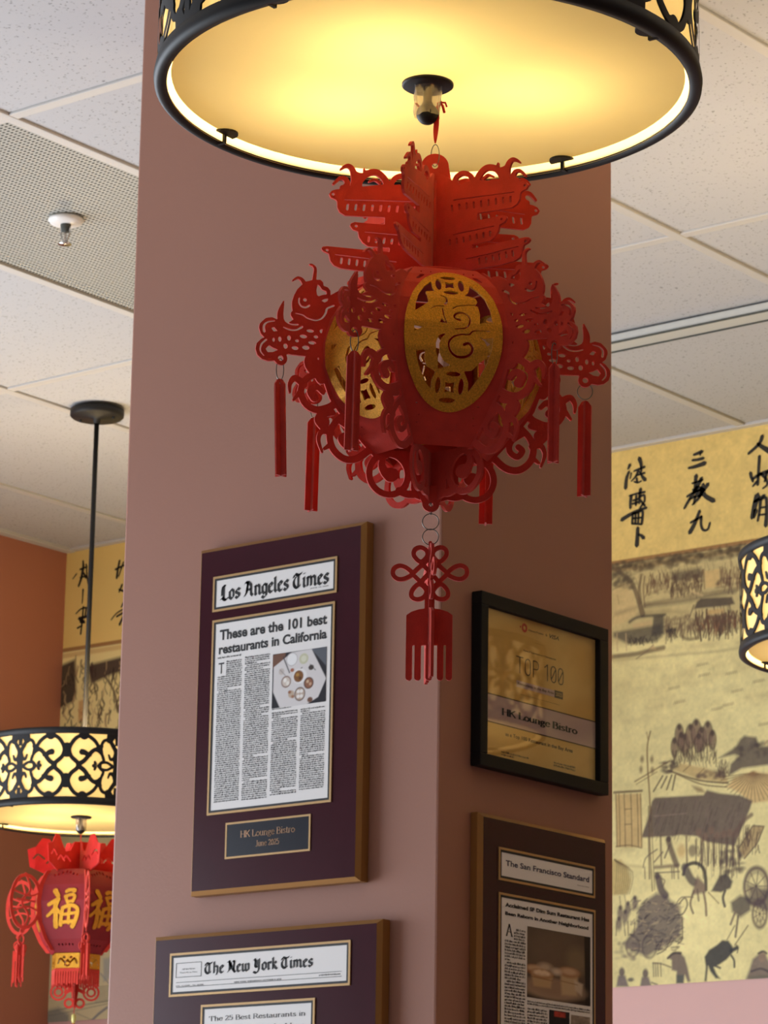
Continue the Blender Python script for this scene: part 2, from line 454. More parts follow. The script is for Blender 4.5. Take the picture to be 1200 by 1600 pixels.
# ------------------------------------------------------------------ drum pendant lamps
RL, HL = .2455, .168                        # radius and height of the drum
def lattice_shape():
    k = 1/3964.0                            # traced units to metres
    s = Sheet(-.1105, .1105, -.0745, .0745, .0011)
    st = [([(255, 365), (300, 300), (380, 256), (460, 285), (512, 370), (498, 440), (445, 490)], 24, 30),
          ([(255, 365), (305, 388), (350, 435)], 26, 30), ([(350, 437), (372, 412), (402, 404)], 28, 42),
          ([(350, 440), (385, 482), (432, 512)], 30, 34), ([(528, 345), (528, 430)], 34, 34),
          ([(330, 432), (322, 400), (275, 388), (228, 425), (214, 470), (240, 494), (262, 520)], 20, 16),
          ([(300, 520), (283, 504), (290, 488)], 24, 18),
          ([(240, 520), (232, 496), (185, 488), (140, 512)], 16, 20),
          ([(103, 520), (112, 440), (106, 390), (138, 335), (165, 290)], 34, 26),
          ([(112, 440), (150, 460), (170, 420)], 30, 12),
          ([(165, 288), (215, 300), (238, 350), (232, 410), (212, 470)], 24, 18),
          ([(388, 256), (388, 222)], 66, 80), ([(165, 290), (140, 222)], 50, 80), ([(255, 365), (238, 350)], 30, 30),
          ([(106, 240), (106, 330)], 20, 14)]
    for pts, w, w2 in st:
        for sx in (1, -1):
            for sy in (1, -1):
                s.stroke([(sx*(x-535)*k, sy*(520-y)*k) for x, y in pts], 1.22*w*k, 1.22*w2*k)
    for sx in (1, -1):
        s.ellipse(sx*436*k, 0, 30*k, 30*k)
    return s.tri()
def lattice_mesh():
    P, fs = lattice_shape(); v = []; f = []
    per = 2*math.pi*RL/7
    for q in range(7):
        for side in (0, 1):
            r = RL-.0005 - side*.0022
            a = (P[:, 0]+q*per)/RL; n = len(v)
            v += list(zip(r*np.cos(a), r*np.sin(a), P[:, 1]+HL/2))
            f += [tuple(i+n for i in (t if side == 0 else t[::-1])) for t in fs]
    return mesh_from('lattice', v, f)
LATTICE = lattice_mesh()

def make_lamp(loc, rot, label, group, rod_top=ZC, bulbs=True, canopy_at=None):
    L = empty('pendant_lamp', loc, rot)
    tag(L, label, 'lamp', group)
    link('lattice_drum', LATTICE, M['black'], L)
    MB().lathe([(RL-.0095, 0), (RL-.002, -.001), (RL+.0015, .001), (RL+.0022, .006), (RL+.0005, .015), (RL-.003, .016), (RL-.0035, .004), (RL-.0095, .003)], 128, closed=True).build('bottom_ring', M['black'], L, True)
    MB().lathe([(RL-.0085, HL), (RL+.001, HL), (RL+.0018, HL-.004), (RL+.0005, HL-.014), (RL-.003, HL-.014), (RL-.0035, HL-.004), (RL-.0085, HL-.003)], 128, closed=True).build('top_ring', M['black'], L, True)
    MB().lathe([(RL-.0100, .0015), (RL-.0092, .001), (RL-.0050, .006), (RL-.0050, HL-.008)], 128).build('inner_shade', M['shade'], L, True)
    MB().lathe([(.0001, .0105), (.06, .0105), (.12, .0105), (.18, .0105), (RL-.0135, .0105)], 96).build('diffuser', M['diffuser'], L, True)
    MB().lathe([(.0001, .0060), (.022, .0060), (.0235, .0072), (.0235, .0090), (.021, .0100), (.0001, .0100)], 48).build('diffuser_cap', M['black'], L, True)
    MB().lathe([(.004, .008), (.004, -.008), (.006, -.012)]+[(.0100*math.cos(a), -.0200+.0100*math.sin(a)) for a in np.linspace(.9, -1.57, 12)], 28).build('finial', M['black'], L, True)
    w = MB()
    for i in range(40):                      # crumpled clear plastic left round the finial
        for j in range(9):
            a = 2*math.pi*i/40; t = j/8
            r = .0118 - .0006*t + .0011*math.sin(5*a+3*t) + .0006*math.sin(13*a-9*t)
            w.v.append((r*math.cos(a), r*math.sin(a), .006-.0285*t + .0008*math.sin(4*a)))
    for i in range(40):
        for j in range(8):
            a = i*9+j; b = ((i+1) % 40)*9+j
            w.f.append((a, b, b+1, a+1))
    o = w.build('plastic_wrap', M['plastic'], L, True); o['label'] = 'crumpled clear plastic left around the finial'
    for q in range(4):
        a = math.radians(55+90*q) - rot + YAW
        c = MB(); n = 10
        top = [(RL-.0135-.0135*math.sin(math.pi*i/n), .0125*math.cos(math.pi*i/n)) for i in range(n+1)]
        lo = len(top)
        v = [(x, y, .0078) for x, y in top]+[(x, y, .0098) for x, y in top]
        c.add(v, [tuple(range(lo))[::-1], tuple(range(lo, 2*lo))]+[(i, (i+1) % lo, lo+(i+1) % lo, lo+i) for i in range(lo)])
        c.box(RL-.0150, RL-.0125, -.0016, .0016, .0005, .0085).box(RL-.0150, RL-.0062, -.0016, .0016, -.0008, .0012)
        k = c.build('diffuser_clip', M['black'], L); k.rotation_euler = (0, 0, a)
    for q in range(3):
        a = math.radians(30+120*q)
        MB().tube([(.008*math.cos(a), .008*math.sin(a), HL-.006), ((RL-.006)*math.cos(a), (RL-.006)*math.sin(a), HL-.006)], .003).build('spider_arm', M['black'], L, True)
    ztop = rod_top-loc[2]
    MB().tube([(0, 0, .05), (0, 0, ztop-.012)], .0057, 16).build('rod', M['black'], L, True)
    c = MB().lathe([(.0062, ztop-.034), (.008, ztop-.032), (.009, ztop-.023), (.058, ztop-.020), (.062, ztop-.016), (.062, ztop-.002), (.0001, ztop-.001)], 48)
    cn = c.build('canopy', M['black'], L, True)
    for a in (-.5, 2.6):
        MB().lathe([(.0001, ztop-.026), (.003, ztop-.026), (.0035, ztop-.022), (.0035, ztop-.019)], 10, (.042*math.cos(a), .042*math.sin(a), 0)).build('canopy_screw', M['black'], cn, True)
    for q, ang in enumerate((146, 12, -112)):
        a = math.radians(ang) + YAW - rot
        x, y = .097*math.cos(a), .097*math.sin(a)
        s = MB().tube([(0, 0, .104), (x*.55, y*.55, .104)], .006, 10).tube([(x*.5, y*.5, .104), (x*.72, y*.72, .104)], .013, 14).build('bulb_socket', M['white_enamel'], L, True)
        if bulbs:
            l = bpy.data.lights.new('bulb_light', 'POINT'); l.energy = BULB_W; l.color = BULB_COL; l.shadow_soft_size = .022
            lo_ = bpy.data.objects.new('bulb_light', l); COL.objects.link(lo_); lo_.parent = L; lo_.location = (x, y, .105)
    return L

ZB = H+1.080                                # underside of all the drums
d_ = at(668.5, 121, 2, ZB+.0155)
LAMP_XY = (d_[0], d_[1])
make_lamp((d_[0], d_[1], ZB), 0.3, 'large black lattice drum lamp with lit cream underside, directly above the red lantern', 'drum pendant lamps')
p = at(152, 640, 2, ZC)
LAMP2_XY = (p[0], p[1])
make_lamp((p[0], p[1], ZB), math.radians(127.7-9.8-90+20.2), 'black lattice drum lamp on a long rod beside the terracotta side wall', 'drum pendant lamps')
p = at(1391, 1020, 2, ZB+.003)
make_lamp((p[0], p[1], ZB), 0.33, 'black lattice drum lamp cut off by the frame edge, before the yellow mural', 'drum pendant lamps')
LAMP3_XY = (p[0], p[1])
p = np.array([-1.51, 4.70])
make_lamp((p[0], p[1], ZB), 1.1, 'black lattice drum lamp outside the frame, mirrored in the award glass', 'drum pendant lamps')
make_lamp((-1.30, 3.25, ZB), 0.5, 'black lattice drum lamp added outside the frame to warm the award side of the column', 'drum pendant lamps')  # unseen extra lamp, added for warm light on the column's right face

# ------------------------------------------------------------------ lettering
def text_mesh(body, bold=0.0, shear=0.0):
    c = bpy.data.curves.new('lettering', 'FONT'); c.body = body; c.size = 1; c.offset = bold; c.shear = shear
    c.resolution_u = 3; c.fill_mode = 'FRONT'
    o = bpy.data.objects.new('lettering', c)
    COL.objects.link(o)
    dg = bpy.context.evaluated_depsgraph_get()
    me = bpy.data.meshes.new_from_object(o.evaluated_get(dg))
    bpy.data.objects.remove(o); bpy.data.curves.remove(c)
    v = np.array([q.co[:2] for q in me.vertices]); f = [tuple(p.vertices) for p in me.polygons]
    bpy.data.meshes.remove(me)
    return v, f
CAP = text_mesh('H')[0][:, 1].max()
# skeleton letters (units: x height 5, capitals 7.5); a stroke list per letter, 's' = curved
G_SERIF = {
 'H': (6.6, ['|1,0 1,7.5', '|5.6,0 5.6,7.5', '1,3.8 5.6,3.8']), 'K': (6.4, ['|1,0 1,7.5', '5.6,7.5 1.2,3.2', '2.6,4.5 6,0']),
 'L': (5.4, ['|1,0 1,7.5', '1,0.1 4.8,.1 5,1.8']), 'B': (5.8, ['|1,0 1,7.5', 's1,7.3 3.4,7.3 4.5,5.7 3.4,4 1,3.9', 's1,3.9 4,3.9 5.1,2 3.8,.2 1,.2']),
 'J': (4.2, ['s2.9,7.5 2.9,1.2 1.8,-.2 .6,.7', '1.8,7.4 4,7.4']), 'T': (6.4, ['|3.2,0 3.2,7.5', '.5,5.9 .7,7.3 5.7,7.3 5.9,5.9']),
 'R': (6.2, ['|1,0 1,7.5', 's1,7.3 3.6,7.3 4.7,5.6 3.6,3.9 1,3.8', '2.9,3.8 6,0']), 'A': (6.4, ['.6,.1 3.2,7.4', '3.2,7.4 5.9,.1', '1.7,2.7 4.7,2.7', '0,.1 1.4,.1', '5,.1 6.6,.1']),
 'N': (7, ['1,0 1,7.5', '1,7.4 6,.2', '6,0 6,7.5', '.2,7.4 1.4,7.4', '.2,.1 1.8,.1', '5.2,7.4 6.8,7.4']), 'S': (5, ['s4.2,6.4 2.5,7.4 .9,5.9 2.5,4 4.3,2 2.4,.1 .6,1.3']),
 'F': (5.4, ['|1,0 1,7.5', '1,7.3 4.8,7.3 5,5.8', '1,3.9 3.6,3.9']), 'C': (6, ['s5.2,6 3.2,7.4 .9,3.7 3.2,.1 5.3,1.6']),
 'o': (4.8, ['s2.4,5 .6,3.4 .6,1.6 2.4,0 4.2,1.6 4.2,3.4 2.4,5']), 'u': (5.2, ['s1,5 1,1.3 2.2,.1 3.9,1.1', '|4,5 4,0']), 'n': (5.2, ['|1,0 1,5', 's1,3.8 2.7,4.9 4,3.9 4,2', '|4,2.4 4,0']),
 'g': (4.8, ['s2.2,4.9 .7,3.3 2.2,1.8 3.6,3.3 2.2,4.9', 's1.6,1.9 .9,1 3.6,.3 4,-.8 2.2,-2 .6,-1.1 1.6,.2', '3.4,4.4 4.6,4.9']), 'e': (4.4, ['s.7,2.8 3.8,2.9 3.4,4.5 2.2,5 .7,3.2 .8,1.2 2.3,.1 3.9,1.2']),
 'i': (2.4, ['|1.2,0 1.2,5', '1.2,6.9 1.21,7.2']), 's': (4, ['s3.3,4.1 2,4.9 .8,3.8 2,2.6 3.4,1.3 2,.1 .6,1']), 't': (3.2, ['s1.4,6.3 1.4,1.2 2,.1 3.1,.6', '.3,4.8 2.9,4.8']),
 'r': (3.8, ['|1,0 1,5', 's1,3.7 2.2,4.9 3.5,4.4']), 'h': (5.2, ['|1,0 1,7.6', 's1,3.8 2.7,4.9 4,3.9 4,2', '|4,2.4 4,0']), 'a': (4.5, ['s.9,4.1 2.2,4.9 3.3,4 3.3,.8 4.2,.2', 's3.3,2.9 1,2.4 .7,1 1.8,.1 3.3,1.1']),
 'm': (7.6, ['|1,0 1,5', 's1,3.8 2.5,4.9 3.7,3.9 3.7,2', '|3.7,2.4 3.7,0', 's3.7,3.8 5.2,4.9 6.4,3.9 6.4,2', '|6.4,2.4 6.4,0']), 'c': (4.2, ['s3.6,4 2.2,4.9 .7,2.5 2.2,.1 3.7,1.2']),
 'w': (6.8, ['.4,5 2,.1', '2,.1 3.4,4.8', '3.4,4.8 4.9,.1', '4.9,.1 6.4,5']), 'l': (2.4, ['|1.2,0 1.2,7.6']),
 '2': (4.6, ['s.7,5.8 2.2,7.2 3.8,5.6 2.4,3 .6,.4', '.6,.3 4,.3 4.2,1.4']), '0': (4.6, ['s2.3,7.3 .7,5 .7,2.4 2.3,.1 3.9,2.4 3.9,5 2.3,7.3']), '5': (4.6, ['4,7.3 1.2,7.3 1,4.2', 's1,4.2 2.6,4.7 4,2.9 2.6,.2 .6,1']),
 ' ': (2.6, [])}
G_BLACK = {
 'L': (5.4, ['s1.2,5.8 1.8,7.3 3.2,7.2', '2.2,7.2 2.2,1', 's.3,.5 1.4,1.3 2.6,.3 4,.1 5.2,1.2', '1.1,5.6 1.1,2.6']), 'T': (6.6, ['s.8,5.6 1.8,7.2 4,6.6 6.2,7.4', 's2.6,6 1,4 1.2,1.6 3.2,.2 5.4,1.4', '3.9,6.6 3.9,1']),
 'A': (6.8, ['s.6,6.8 1.8,7.4 2.6,6.2 1.8,2 .4,.2', '2.9,7.4 4.9,5.6 4.9,1.2 6,.2', '1.6,3.4 4.8,3.4', 's2.9,7.3 2.4,5 2,2']), 'N': (7, ['s.4,6.6 1.6,7.4 2,5 1.8,1.6 .5,.3', '1.8,7 5,1.2', 's4.6,7.4 5.6,6.6 5.2,4 5.2,1.2 6.4,0', '3,6 3,2']),
 'Y': (6.4, ['s.6,6.8 1.4,7.4 2,6 1.8,3.2 3.2,2.2 4.6,3.2', '4.6,7.4 4.6,.6', 's4.6,.8 3,-1.6 .6,-.8', '2.9,6.6 2.9,3.2']),
 'o': (4.3, ['.9,4.2 .9,1', '.9,1 2.3,.1', '2.3,.1 3.5,1', '3.5,1 3.5,4.1', '3.5,4.1 2.1,5', '2.1,5 .9,4.1']), 's': (4, ['3.4,4.3 2.2,5 1,4.1 1.1,3.1 3.1,2.1 3.1,.9 1.9,.1 .7,.9']), 'n': (4.9, ['.5,4.4 1.1,5 1.1,.6 1.7,.1', '1.1,4.1 2.7,5 3.7,4.2 3.7,.8 4.5,.2']),
 'g': (4.4, ['.9,4.2 .9,1.2', '.9,1.2 2.2,.2 3.5,1.1', '.9,4.2 2.2,5 3.5,4.3', '3.5,4.8 3.5,-.9', '3.5,-.9 2,-2 .6,-1.2']), 'e': (3.9, ['.9,4.2 .9,1 2.2,.1 3.5,.9', '.9,4.2 2.2,5 3.3,4.1 1,2.5']), 'l': (2.4, ['1,7.4 1,1 1.8,.1', '.4,7 1.2,7.7']),
 'i': (2.4, ['.4,4.4 1,5 1,.8 1.8,.1', '1,6.7 1.4,7.1']), 'm': (7.2, ['.5,4.4 1.1,5 1.1,.4', '1.1,4.1 2.5,5 3.4,4.2 3.4,.4', '3.4,4.1 4.8,5 5.8,4.2 5.8,.8 6.6,.2']), 'h': (4.9, ['1.1,7.6 1.1,.4', '1.1,4.1 2.7,5 3.7,4.2 3.7,.6 2.9,-1']),
 'w': (6.6, ['.5,4.5 1.1,5 1.1,1 2.2,.1 3.3,1', '3.3,5 3.3,1 4.5,.1 5.6,1 5.6,4.4 4.9,5']), 'r': (3.4, ['.5,4.4 1.1,5 1.1,.6 1.7,.1', '1.1,4 2.4,5 3.1,4.3']), 'k': (4.6, ['1.1,7.6 1.1,.3', '1.1,3.6 2.6,5 3.4,4.2 1.4,2.6', '1.6,2.6 3.2,.8 4.2,.2']),
 ' ': (2.2, [])}
for _c in 'SFCac': G_BLACK[_c] = G_SERIF[_c]
def nib_text(body, glyphs, nib_w, nib_a, thin, serif=0.0, track=0.0):
    v = []; f = []; x = 0.0
    nx, ny = 0.5*nib_w*math.cos(nib_a), 0.5*nib_w*math.sin(nib_a)
    def seg(a, b):
        n = len(v); d = (b-a)/max(np.hypot(*(b-a)), 1e-9)
        o = np.array([-d[1], d[0]])*thin/2
        c = np.array([nx, ny])
        if c@o < 0: o = -o
        w = c+o; a2, b2 = a-d*thin*.3, b+d*thin*.3
        v.extend([a2-w, b2-w, b2+w, a2+w]); f.append((n, n+1, n+2, n+3))
    for ch in body:
        w, strokes = glyphs[ch]
        for s in strokes:
            fl = s[0] if s[0] in 's|' else ''
            P = np.array([[float(q) for q in t.split(',')] for t in s[len(fl):].split()])
            if fl == 's': P = smooth_pts(P, 5)
            P = P+np.array([x, 0])
            for a, b in zip(P[:-1], P[1:]): seg(a, b)
            if fl == '|' and serif:
                for e in (P[0], P[-1]):
                    n = len(v); sy = .32 if e[1] <= P[:, 1].min()+1e-6 else -.32
                    v.extend([np.array([e[0]-serif, e[1]]), np.array([e[0]+serif, e[1]]), np.array([e[0]+serif, e[1]+sy]), np.array([e[0]-serif, e[1]+sy])]); f.append((n, n+1, n+2, n+3))
        x += w+track
    return np.array(v), f
def lettering(style, body, bold=0.0, shear=0.0):
    """(points scaled so that capitals are 1 high, faces)"""
    if style == 'sans': v, f = text_mesh(body, bold, shear); return v/CAP, f
    if style == 'serif': v, f = nib_text(body, G_SERIF, .8, 0, .34, .9)
    elif style == 'bold_serif': v, f = nib_text(body, G_SERIF, 1.25, 0, .5, 1.05)
    elif style == 'light': v, f = nib_text(body, G_SERIF, .55, 0, .35, .8)
    else: v, f = nib_text(body, G_BLACK, 1.25, math.radians(38), .45)
    return v/7.5, f

# ------------------------------------------------------------------ framed press clippings on the column
class Plaque:
    """an Empty at the plaque's lower edge; sheets are laid on its front plane in its own metres"""
    def __init__(s, name, face, t, tl, br, zbot=None):
        s.face = face; s.t = t; s.lev = 0
        s.ax, s.val = (1, CY0-t) if face == 'left' else (0, CX1+t)
        a, b = at(*tl, s.ax, s.val), at(*br, s.ax, s.val)
        h = 0 if face == 'left' else 1
        s.h = h; s.o = np.array([(a[h]+b[h])/2, b[2] if zbot is None else zbot])
        loc = (s.o[0], CY0, s.o[1]) if face == 'left' else (CX1, s.o[0], s.o[1])
        s.root = empty(name, loc, 0 if face == 'left' else math.pi/2)
        s.x0, s.z1 = s.pt(*tl); s.x1 = s.pt(*br)[0]; s.z0 = 0.0
    def pt(s, px, py):
        p = at(px, py, s.ax, s.val)
        return p[s.h]-s.o[0], p[2]-s.o[1]
    def y(s, lev): return -(s.t+lev*.00035)
    def rect(s, name, tl, br, m, lev, grow=0.0, bottom=None):
        x0, z1 = s.pt(*tl); x1, z0 = s.pt(*br)
        if bottom is not None: z0 = bottom
        x0 -= grow; x1 += grow; z0 -= grow; z1 += grow
        y = s.y(lev)
        return MB().box(x0, x1, y, -(s.t-.0005), z0, z1).build(name, m, s.root), (x0, x1, z0, z1)
    def ring(s, name, r, w, m, lev):
        x0, x1, z0, z1 = r; y = s.y(lev); yb = -(s.t-.0005)
        b = MB()
        b.box(x0-w, x1+w, y, yb, z1, z1+w).box(x0-w, x1+w, y, yb, z0-w, z0).box(x0-w, x0, y, yb, z0, z1).box(x1, x1+w, y, yb, z0, z1)
        return b.build(name, m, s.root)
    def window(s, tl, br, bottom=None):
        """paper sheet with the black reveal and gilt line round it"""
        o, r = s.rect('paper_sheet', tl, br, M['paper'], 2, bottom=bottom)
        s.ring('inner_mat_line', r, .0032, M['ink'], 3); r2 = (r[0]-.0032, r[1]+.0032, r[2]-.0032, r[3]+.0032)
        s.ring('gilt_line', r2, .0032, M['gilt'], 4)
        return r
    def text(s, style, body, tl, br, m, lev=4, bold=0.0, shear=0.0, name='lettering', box=False):
        v, f = lettering(style, body, bold, shear)
        x0, z1 = s.pt(*tl); x1, z0 = s.pt(*br)
        a, b = v[:, 0].min(), v[:, 0].max()
        X = x0+(v[:, 0]-a)/(b-a)*(x1-x0); Z = z0+v[:, 1]*(z1-z0)
        return obj(name, np.column_stack([X, np.full(len(X), s.y(lev)), Z]), f, m, s.root)
    def frame(s, m, edge, bev, depth=None):
        """bevelled moulding round a board"""
        x0, x1, z0, z1, t = s.x0, s.x1, s.z0, s.z1, s.t
        loops = []
        for g, y in ((0, -.001), (0, -(t-bev)), (bev, -t), (bev, -(t-.006))):
            loops.append([(x0+g, y, z0+g), (x1-g, y, z0+g), (x1-g, y, z1-g), (x0+g, y, z1-g)])
        v = sum(loops, []); f = [(i*4+k, i*4+(k+1) % 4, (i+1)*4+(k+1) % 4, (i+1)*4+k) for i in range(3) for k in range(4)]
        e = obj('edge_moulding', v, f, edge, s.root)
        b = MB().box(x0+bev, x1-bev, -(t-.0003), -.002, z0+bev, z1-bev).build('board', m, s.root)
        return b
    def body(s, x0, x1, z1, z0, lh, m, lev=4, seed=1, wd=.52, indent=None, name='body_text', dense=1.0):
        """rows of small type, word by word"""
        R = random.Random(seed); v = []; f = []; y = s.y(lev); z = z1
        gap = 0
        while z-lh > z0:
            xs = x0
            if indent and z > z1-indent[1]: xs = x0+indent[0]
            xe_ = x1
            if gap == 0 and R.random() < .08: xe_ = x0+(x1-x0)*R.uniform(.25, .8)
            elif gap == 1: xs += lh*1.1
            gap = 1 if xe_ < x1 else 0
            x = xs
            while x < xe_-lh*.5:
                for k in range(R.randint(2, 8)):
                    w = lh*R.uniform(.26, .42)
                    if x+w > xe_: break
                    top = .60 if R.random() < .7 else .84; bot = .16 if R.random() < .9 else .0
                    n = len(v); a = R.uniform(.06, .18)*w
                    if R.random() < .5:
                        v += [(x+a, y, z-lh*(1-bot)), (x+w, y, z-lh*(1-bot)), (x+w, y, z-lh*(1-top)), (x+a, y, z-lh*(1-top))]; f.append((n, n+1, n+2, n+3))
                    else:
                        for q in (0, .58):
                            n = len(v)
                            v += [(x+a+w*q, y, z-lh*(1-bot)), (x+a+w*(q+.30), y, z-lh*(1-bot)), (x+a+w*(q+.30), y, z-lh*(1-top)), (x+a+w*q, y, z-lh*(1-top))]; f.append((n, n+1, n+2, n+3))
                    x += w
                x += lh*.30
            z -= lh
        if not f: return None
        o = obj(name, v, f, m, s.root)
        o['kind'] = 'stuff'
        return o
    def picture(s, tl, br, paintfn, nx, nz, lev=4, name='photograph', bottom=None):
        x0, z1 = s.pt(*tl); x1, z0 = s.pt(*br)
        cv = Canvas(nx, nz); paintfn(cv)
        return colour_grid(name, cv, lambda u, w: np.column_stack([x0+u*(x1-x0), np.full(len(u), s.y(lev)), z0+w*(z1-z0)]), s.root)

class Canvas:
    """flat printed picture, painted in numpy and carried as one colour per vertex; coordinates 0..1, y up"""
    def __init__(s, nx, ny, base=(255, 255, 255), aspect=None):
        s.nx, s.ny = nx, ny
        s.X, s.Y = np.meshgrid(np.linspace(0, 1, nx), np.linspace(0, 1, ny))
        s.asp = (ny/nx) if aspect is None else aspect          # y unit in x units
        s.C = np.zeros((ny, nx, 3)); s.C[:] = lin(*base)[:3]
        s.px = 1.0/nx
    def _win(s, x0, x1, y0, y1):
        i0 = max(0, int(x0*(s.nx-1))-1); i1 = min(s.nx, int(x1*(s.nx-1))+3); j0 = max(0, int(y0*(s.ny-1))-1); j1 = min(s.ny, int(y1*(s.ny-1))+3)
        return (slice(j0, j1), slice(i0, i1)) if i1 > i0 and j1 > j0 else None
    def blend(s, w, d, col, alpha, soft):
        a = np.clip(0.5-d/(soft*s.px), 0, 1)*alpha
        s.C[w] = s.C[w]*(1-a[..., None])+np.array(lin(*col)[:3])*a[..., None]
    def stroke(s, pts, w, col=(60, 50, 45), alpha=1.0, soft=1.2, w2=None, smooth=True):
        P = np.array(pts, float); W = np.linspace(w, w if w2 is None else w2, len(P))
        P = np.column_stack([P, W])
        if smooth: P = smooth_pts(P, 4)
        m = w+soft*s.px*2
        win = s._win(P[:, 0].min()-m, P[:, 0].max()+m, P[:, 1].min()-m/s.asp, P[:, 1].max()+m/s.asp)
        if win is None: return s
        X, Y = s.X[win], s.Y[win]*s.asp; d = np.full(X.shape, 1e3)
        for a, b in zip(P[:-1], P[1:]):
            ax, ay, bx, by = a[0], a[1]*s.asp, b[0], b[1]*s.asp
            L = (bx-ax)**2+(by-ay)**2
            t = np.clip(((X-ax)*(bx-ax)+(Y-ay)*(by-ay))/max(L, 1e-12), 0, 1)
            d = np.minimum(d, np.hypot(X-ax-t*(bx-ax), Y-ay-t*(by-ay))-.5*(a[2]+t*(b[2]-a[2])))
        s.blend(win, d, col, alpha, soft); return s
    def poly(s, pts, col, alpha=1.0, soft=1.2, smooth=False):
        P = np.array(pts, float)
        if smooth: P = smooth_pts(P, 4, True)
        m = soft*s.px*2
        win = s._win(P[:, 0].min()-m, P[:, 0].max()+m, P[:, 1].min()-m/s.asp, P[:, 1].max()+m/s.asp)
        if win is None: return s
        X, Y = s.X[win], s.Y[win]*s.asp; P = P*np.array([1, s.asp]); d = np.full(X.shape, 1e3); ins = np.zeros(X.shape, bool)
        for a, b in zip(P, np.roll(P, -1, 0)):
            ab = b-a; t = np.clip(((X-a[0])*ab[0]+(Y-a[1])*ab[1])/max(ab@ab, 1e-12), 0, 1)
            d = np.minimum(d, np.hypot(X-a[0]-t*ab[0], Y-a[1]-t*ab[1]))
            ins ^= ((a[1] > Y) != (b[1] > Y)) & (X < (b[0]-a[0])*(Y-a[1])/(b[1]-a[1]+1e-15)+a[0])
        s.blend(win, np.where(ins, -d, d), col, alpha, soft); return s
    def disc(s, x, y, a, b, col, alpha=1.0, soft=1.2, ring=None):
        """a, b: half axes in x units"""
        m = max(a, b)+soft*s.px*2
        win = s._win(x-m, x+m, y-m/s.asp, y+m/s.asp)
        if win is None: return s
        q = (np.hypot((s.X[win]-x)/a, (s.Y[win]-y)*s.asp/b)-1)*min(a, b)
        if ring: q = np.abs(q)-ring/2
        s.blend(win, q, col, alpha, soft); return s
    def noise(s, scale, amount, seed=0, ysc=1.0):
        R = np.random.default_rng(seed)
        def octave(n):
            g = R.standard_normal((int(n*ysc*s.asp)+3, int(n)+3))
            x = s.X*n; y = s.Y*n*ysc*s.asp; i, j = x.astype(int), y.astype(int); fx, fy = x-i, y-j
            fx, fy = fx*fx*(3-2*fx), fy*fy*(3-2*fy)
            return (g[j, i]*(1-fx)+g[j, i+1]*fx)*(1-fy)+(g[j+1, i]*(1-fx)+g[j+1, i+1]*fx)*fy
        n = octave(scale)+.5*octave(scale*2)+.3*octave(scale*4)
        s.C *= np.clip(1+amount*n, .3, 1.7)[..., None]; return s
def colour_grid(name, cv, fn, parent):
    u, w = cv.X.ravel(), cv.Y.ravel(); n = cv.nx
    v = fn(u, w)
    i, j = np.meshgrid(np.arange(cv.nx-1), np.arange(cv.ny-1)); q = (j*n+i).ravel()
    f = np.column_stack([q, q+1, q+n+1, q+n])
    me = bpy.data.meshes.new(name)
    me.vertices.add(len(v)); me.vertices.foreach_set('co', np.asarray(v, np.float32).ravel())
    me.loops.add(f.size); me.loops.foreach_set('vertex_index', f.ravel().astype(np.int32))
    me.polygons.add(len(f)); me.polygons.foreach_set('loop_start', (np.arange(len(f))*4).astype(np.int32)); me.polygons.foreach_set('loop_total', np.full(len(f), 4, np.int32))
    me.update(calc_edges=True); me.validate()
    ca = me.color_attributes.new('paint', 'FLOAT_COLOR', 'POINT')
    ca.data.foreach_set('color', np.column_stack([cv.C.reshape(-1, 3), np.ones(len(v))]).astype(np.float32).ravel())
    return link(name, me, M['vcol'], parent)

# --- the tall plaque with the Californian paper
A = Plaque('press_plaque', 'left', .022, (310.6, 859.5), (559.5, 1376))
tag(A.root, 'tall burgundy press plaque with the Los Angeles Times clipping on the column', 'plaque', 'press plaques on the column')
A.frame(M['burgundy'], M['brass'], .006)
A.window((339.2, 908), (521.3, 919.5))
A.text('black', 'Los Angeles Times', (344.5, 916.5), (515, 911.0), M['ink'], 3, name='masthead')
A.text('sans', 'JUNE 13, 2025', (485.5, 919.2), (514, 915.8), M['ink'], 3, bold=.02, name='date_line')
pr = A.window((337.9, 976), (512.3, 1246.5))
A.text('sans', 'These are the 101 best', (344.3, 985.5), (511.5, 974.3), M['ink'], 3, bold=.03, name='headline')
A.text('sans', 'restaurants in California', (342.9, 1008.5), (511, 996.8), M['ink'], 3, bold=.03, name='headline')
W, Hh = pr[1]-pr[0], pr[3]-pr[2]
A.body(pr[0]+.025*W, pr[0]+.24*W, pr[3]-.178*Hh, pr[3]-.192*Hh, .0036, M['ink'], 3, 3, name='byline')
A.text('sans', 'T', (342.5, 1036.5), (350.5, 1052.0), M['ink'], 3, name='drop_capital')
lh = .00305
zc3 = A.pt(425, 1113)[1]
A.body(pr[0]+.028*W, pr[0]+.245*W, pr[3]-.205*Hh, pr[2]+.035*Hh, lh, M['ink'], 3, 5, indent=(.016, .019))
A.body(pr[0]+.268*W, pr[0]+.487*W, pr[3]-.198*Hh, pr[2]+.035*Hh, lh, M['ink'], 3, 6)
A.body(pr[0]+.512*W, pr[0]+.735*W, zc3, pr[2]+.035*Hh, lh, M['ink'], 3, 8)
A.body(pr[0]+.758*W, pr[0]+.968*W, zc3, pr[2]+.045*Hh, lh, M['ink'], 3, 9)
A.body(pr[0]+.512*W, pr[0]+.68*W, zc3+.0052, zc3+.0025, .0024, M['ink'], 3, 12, name='caption')
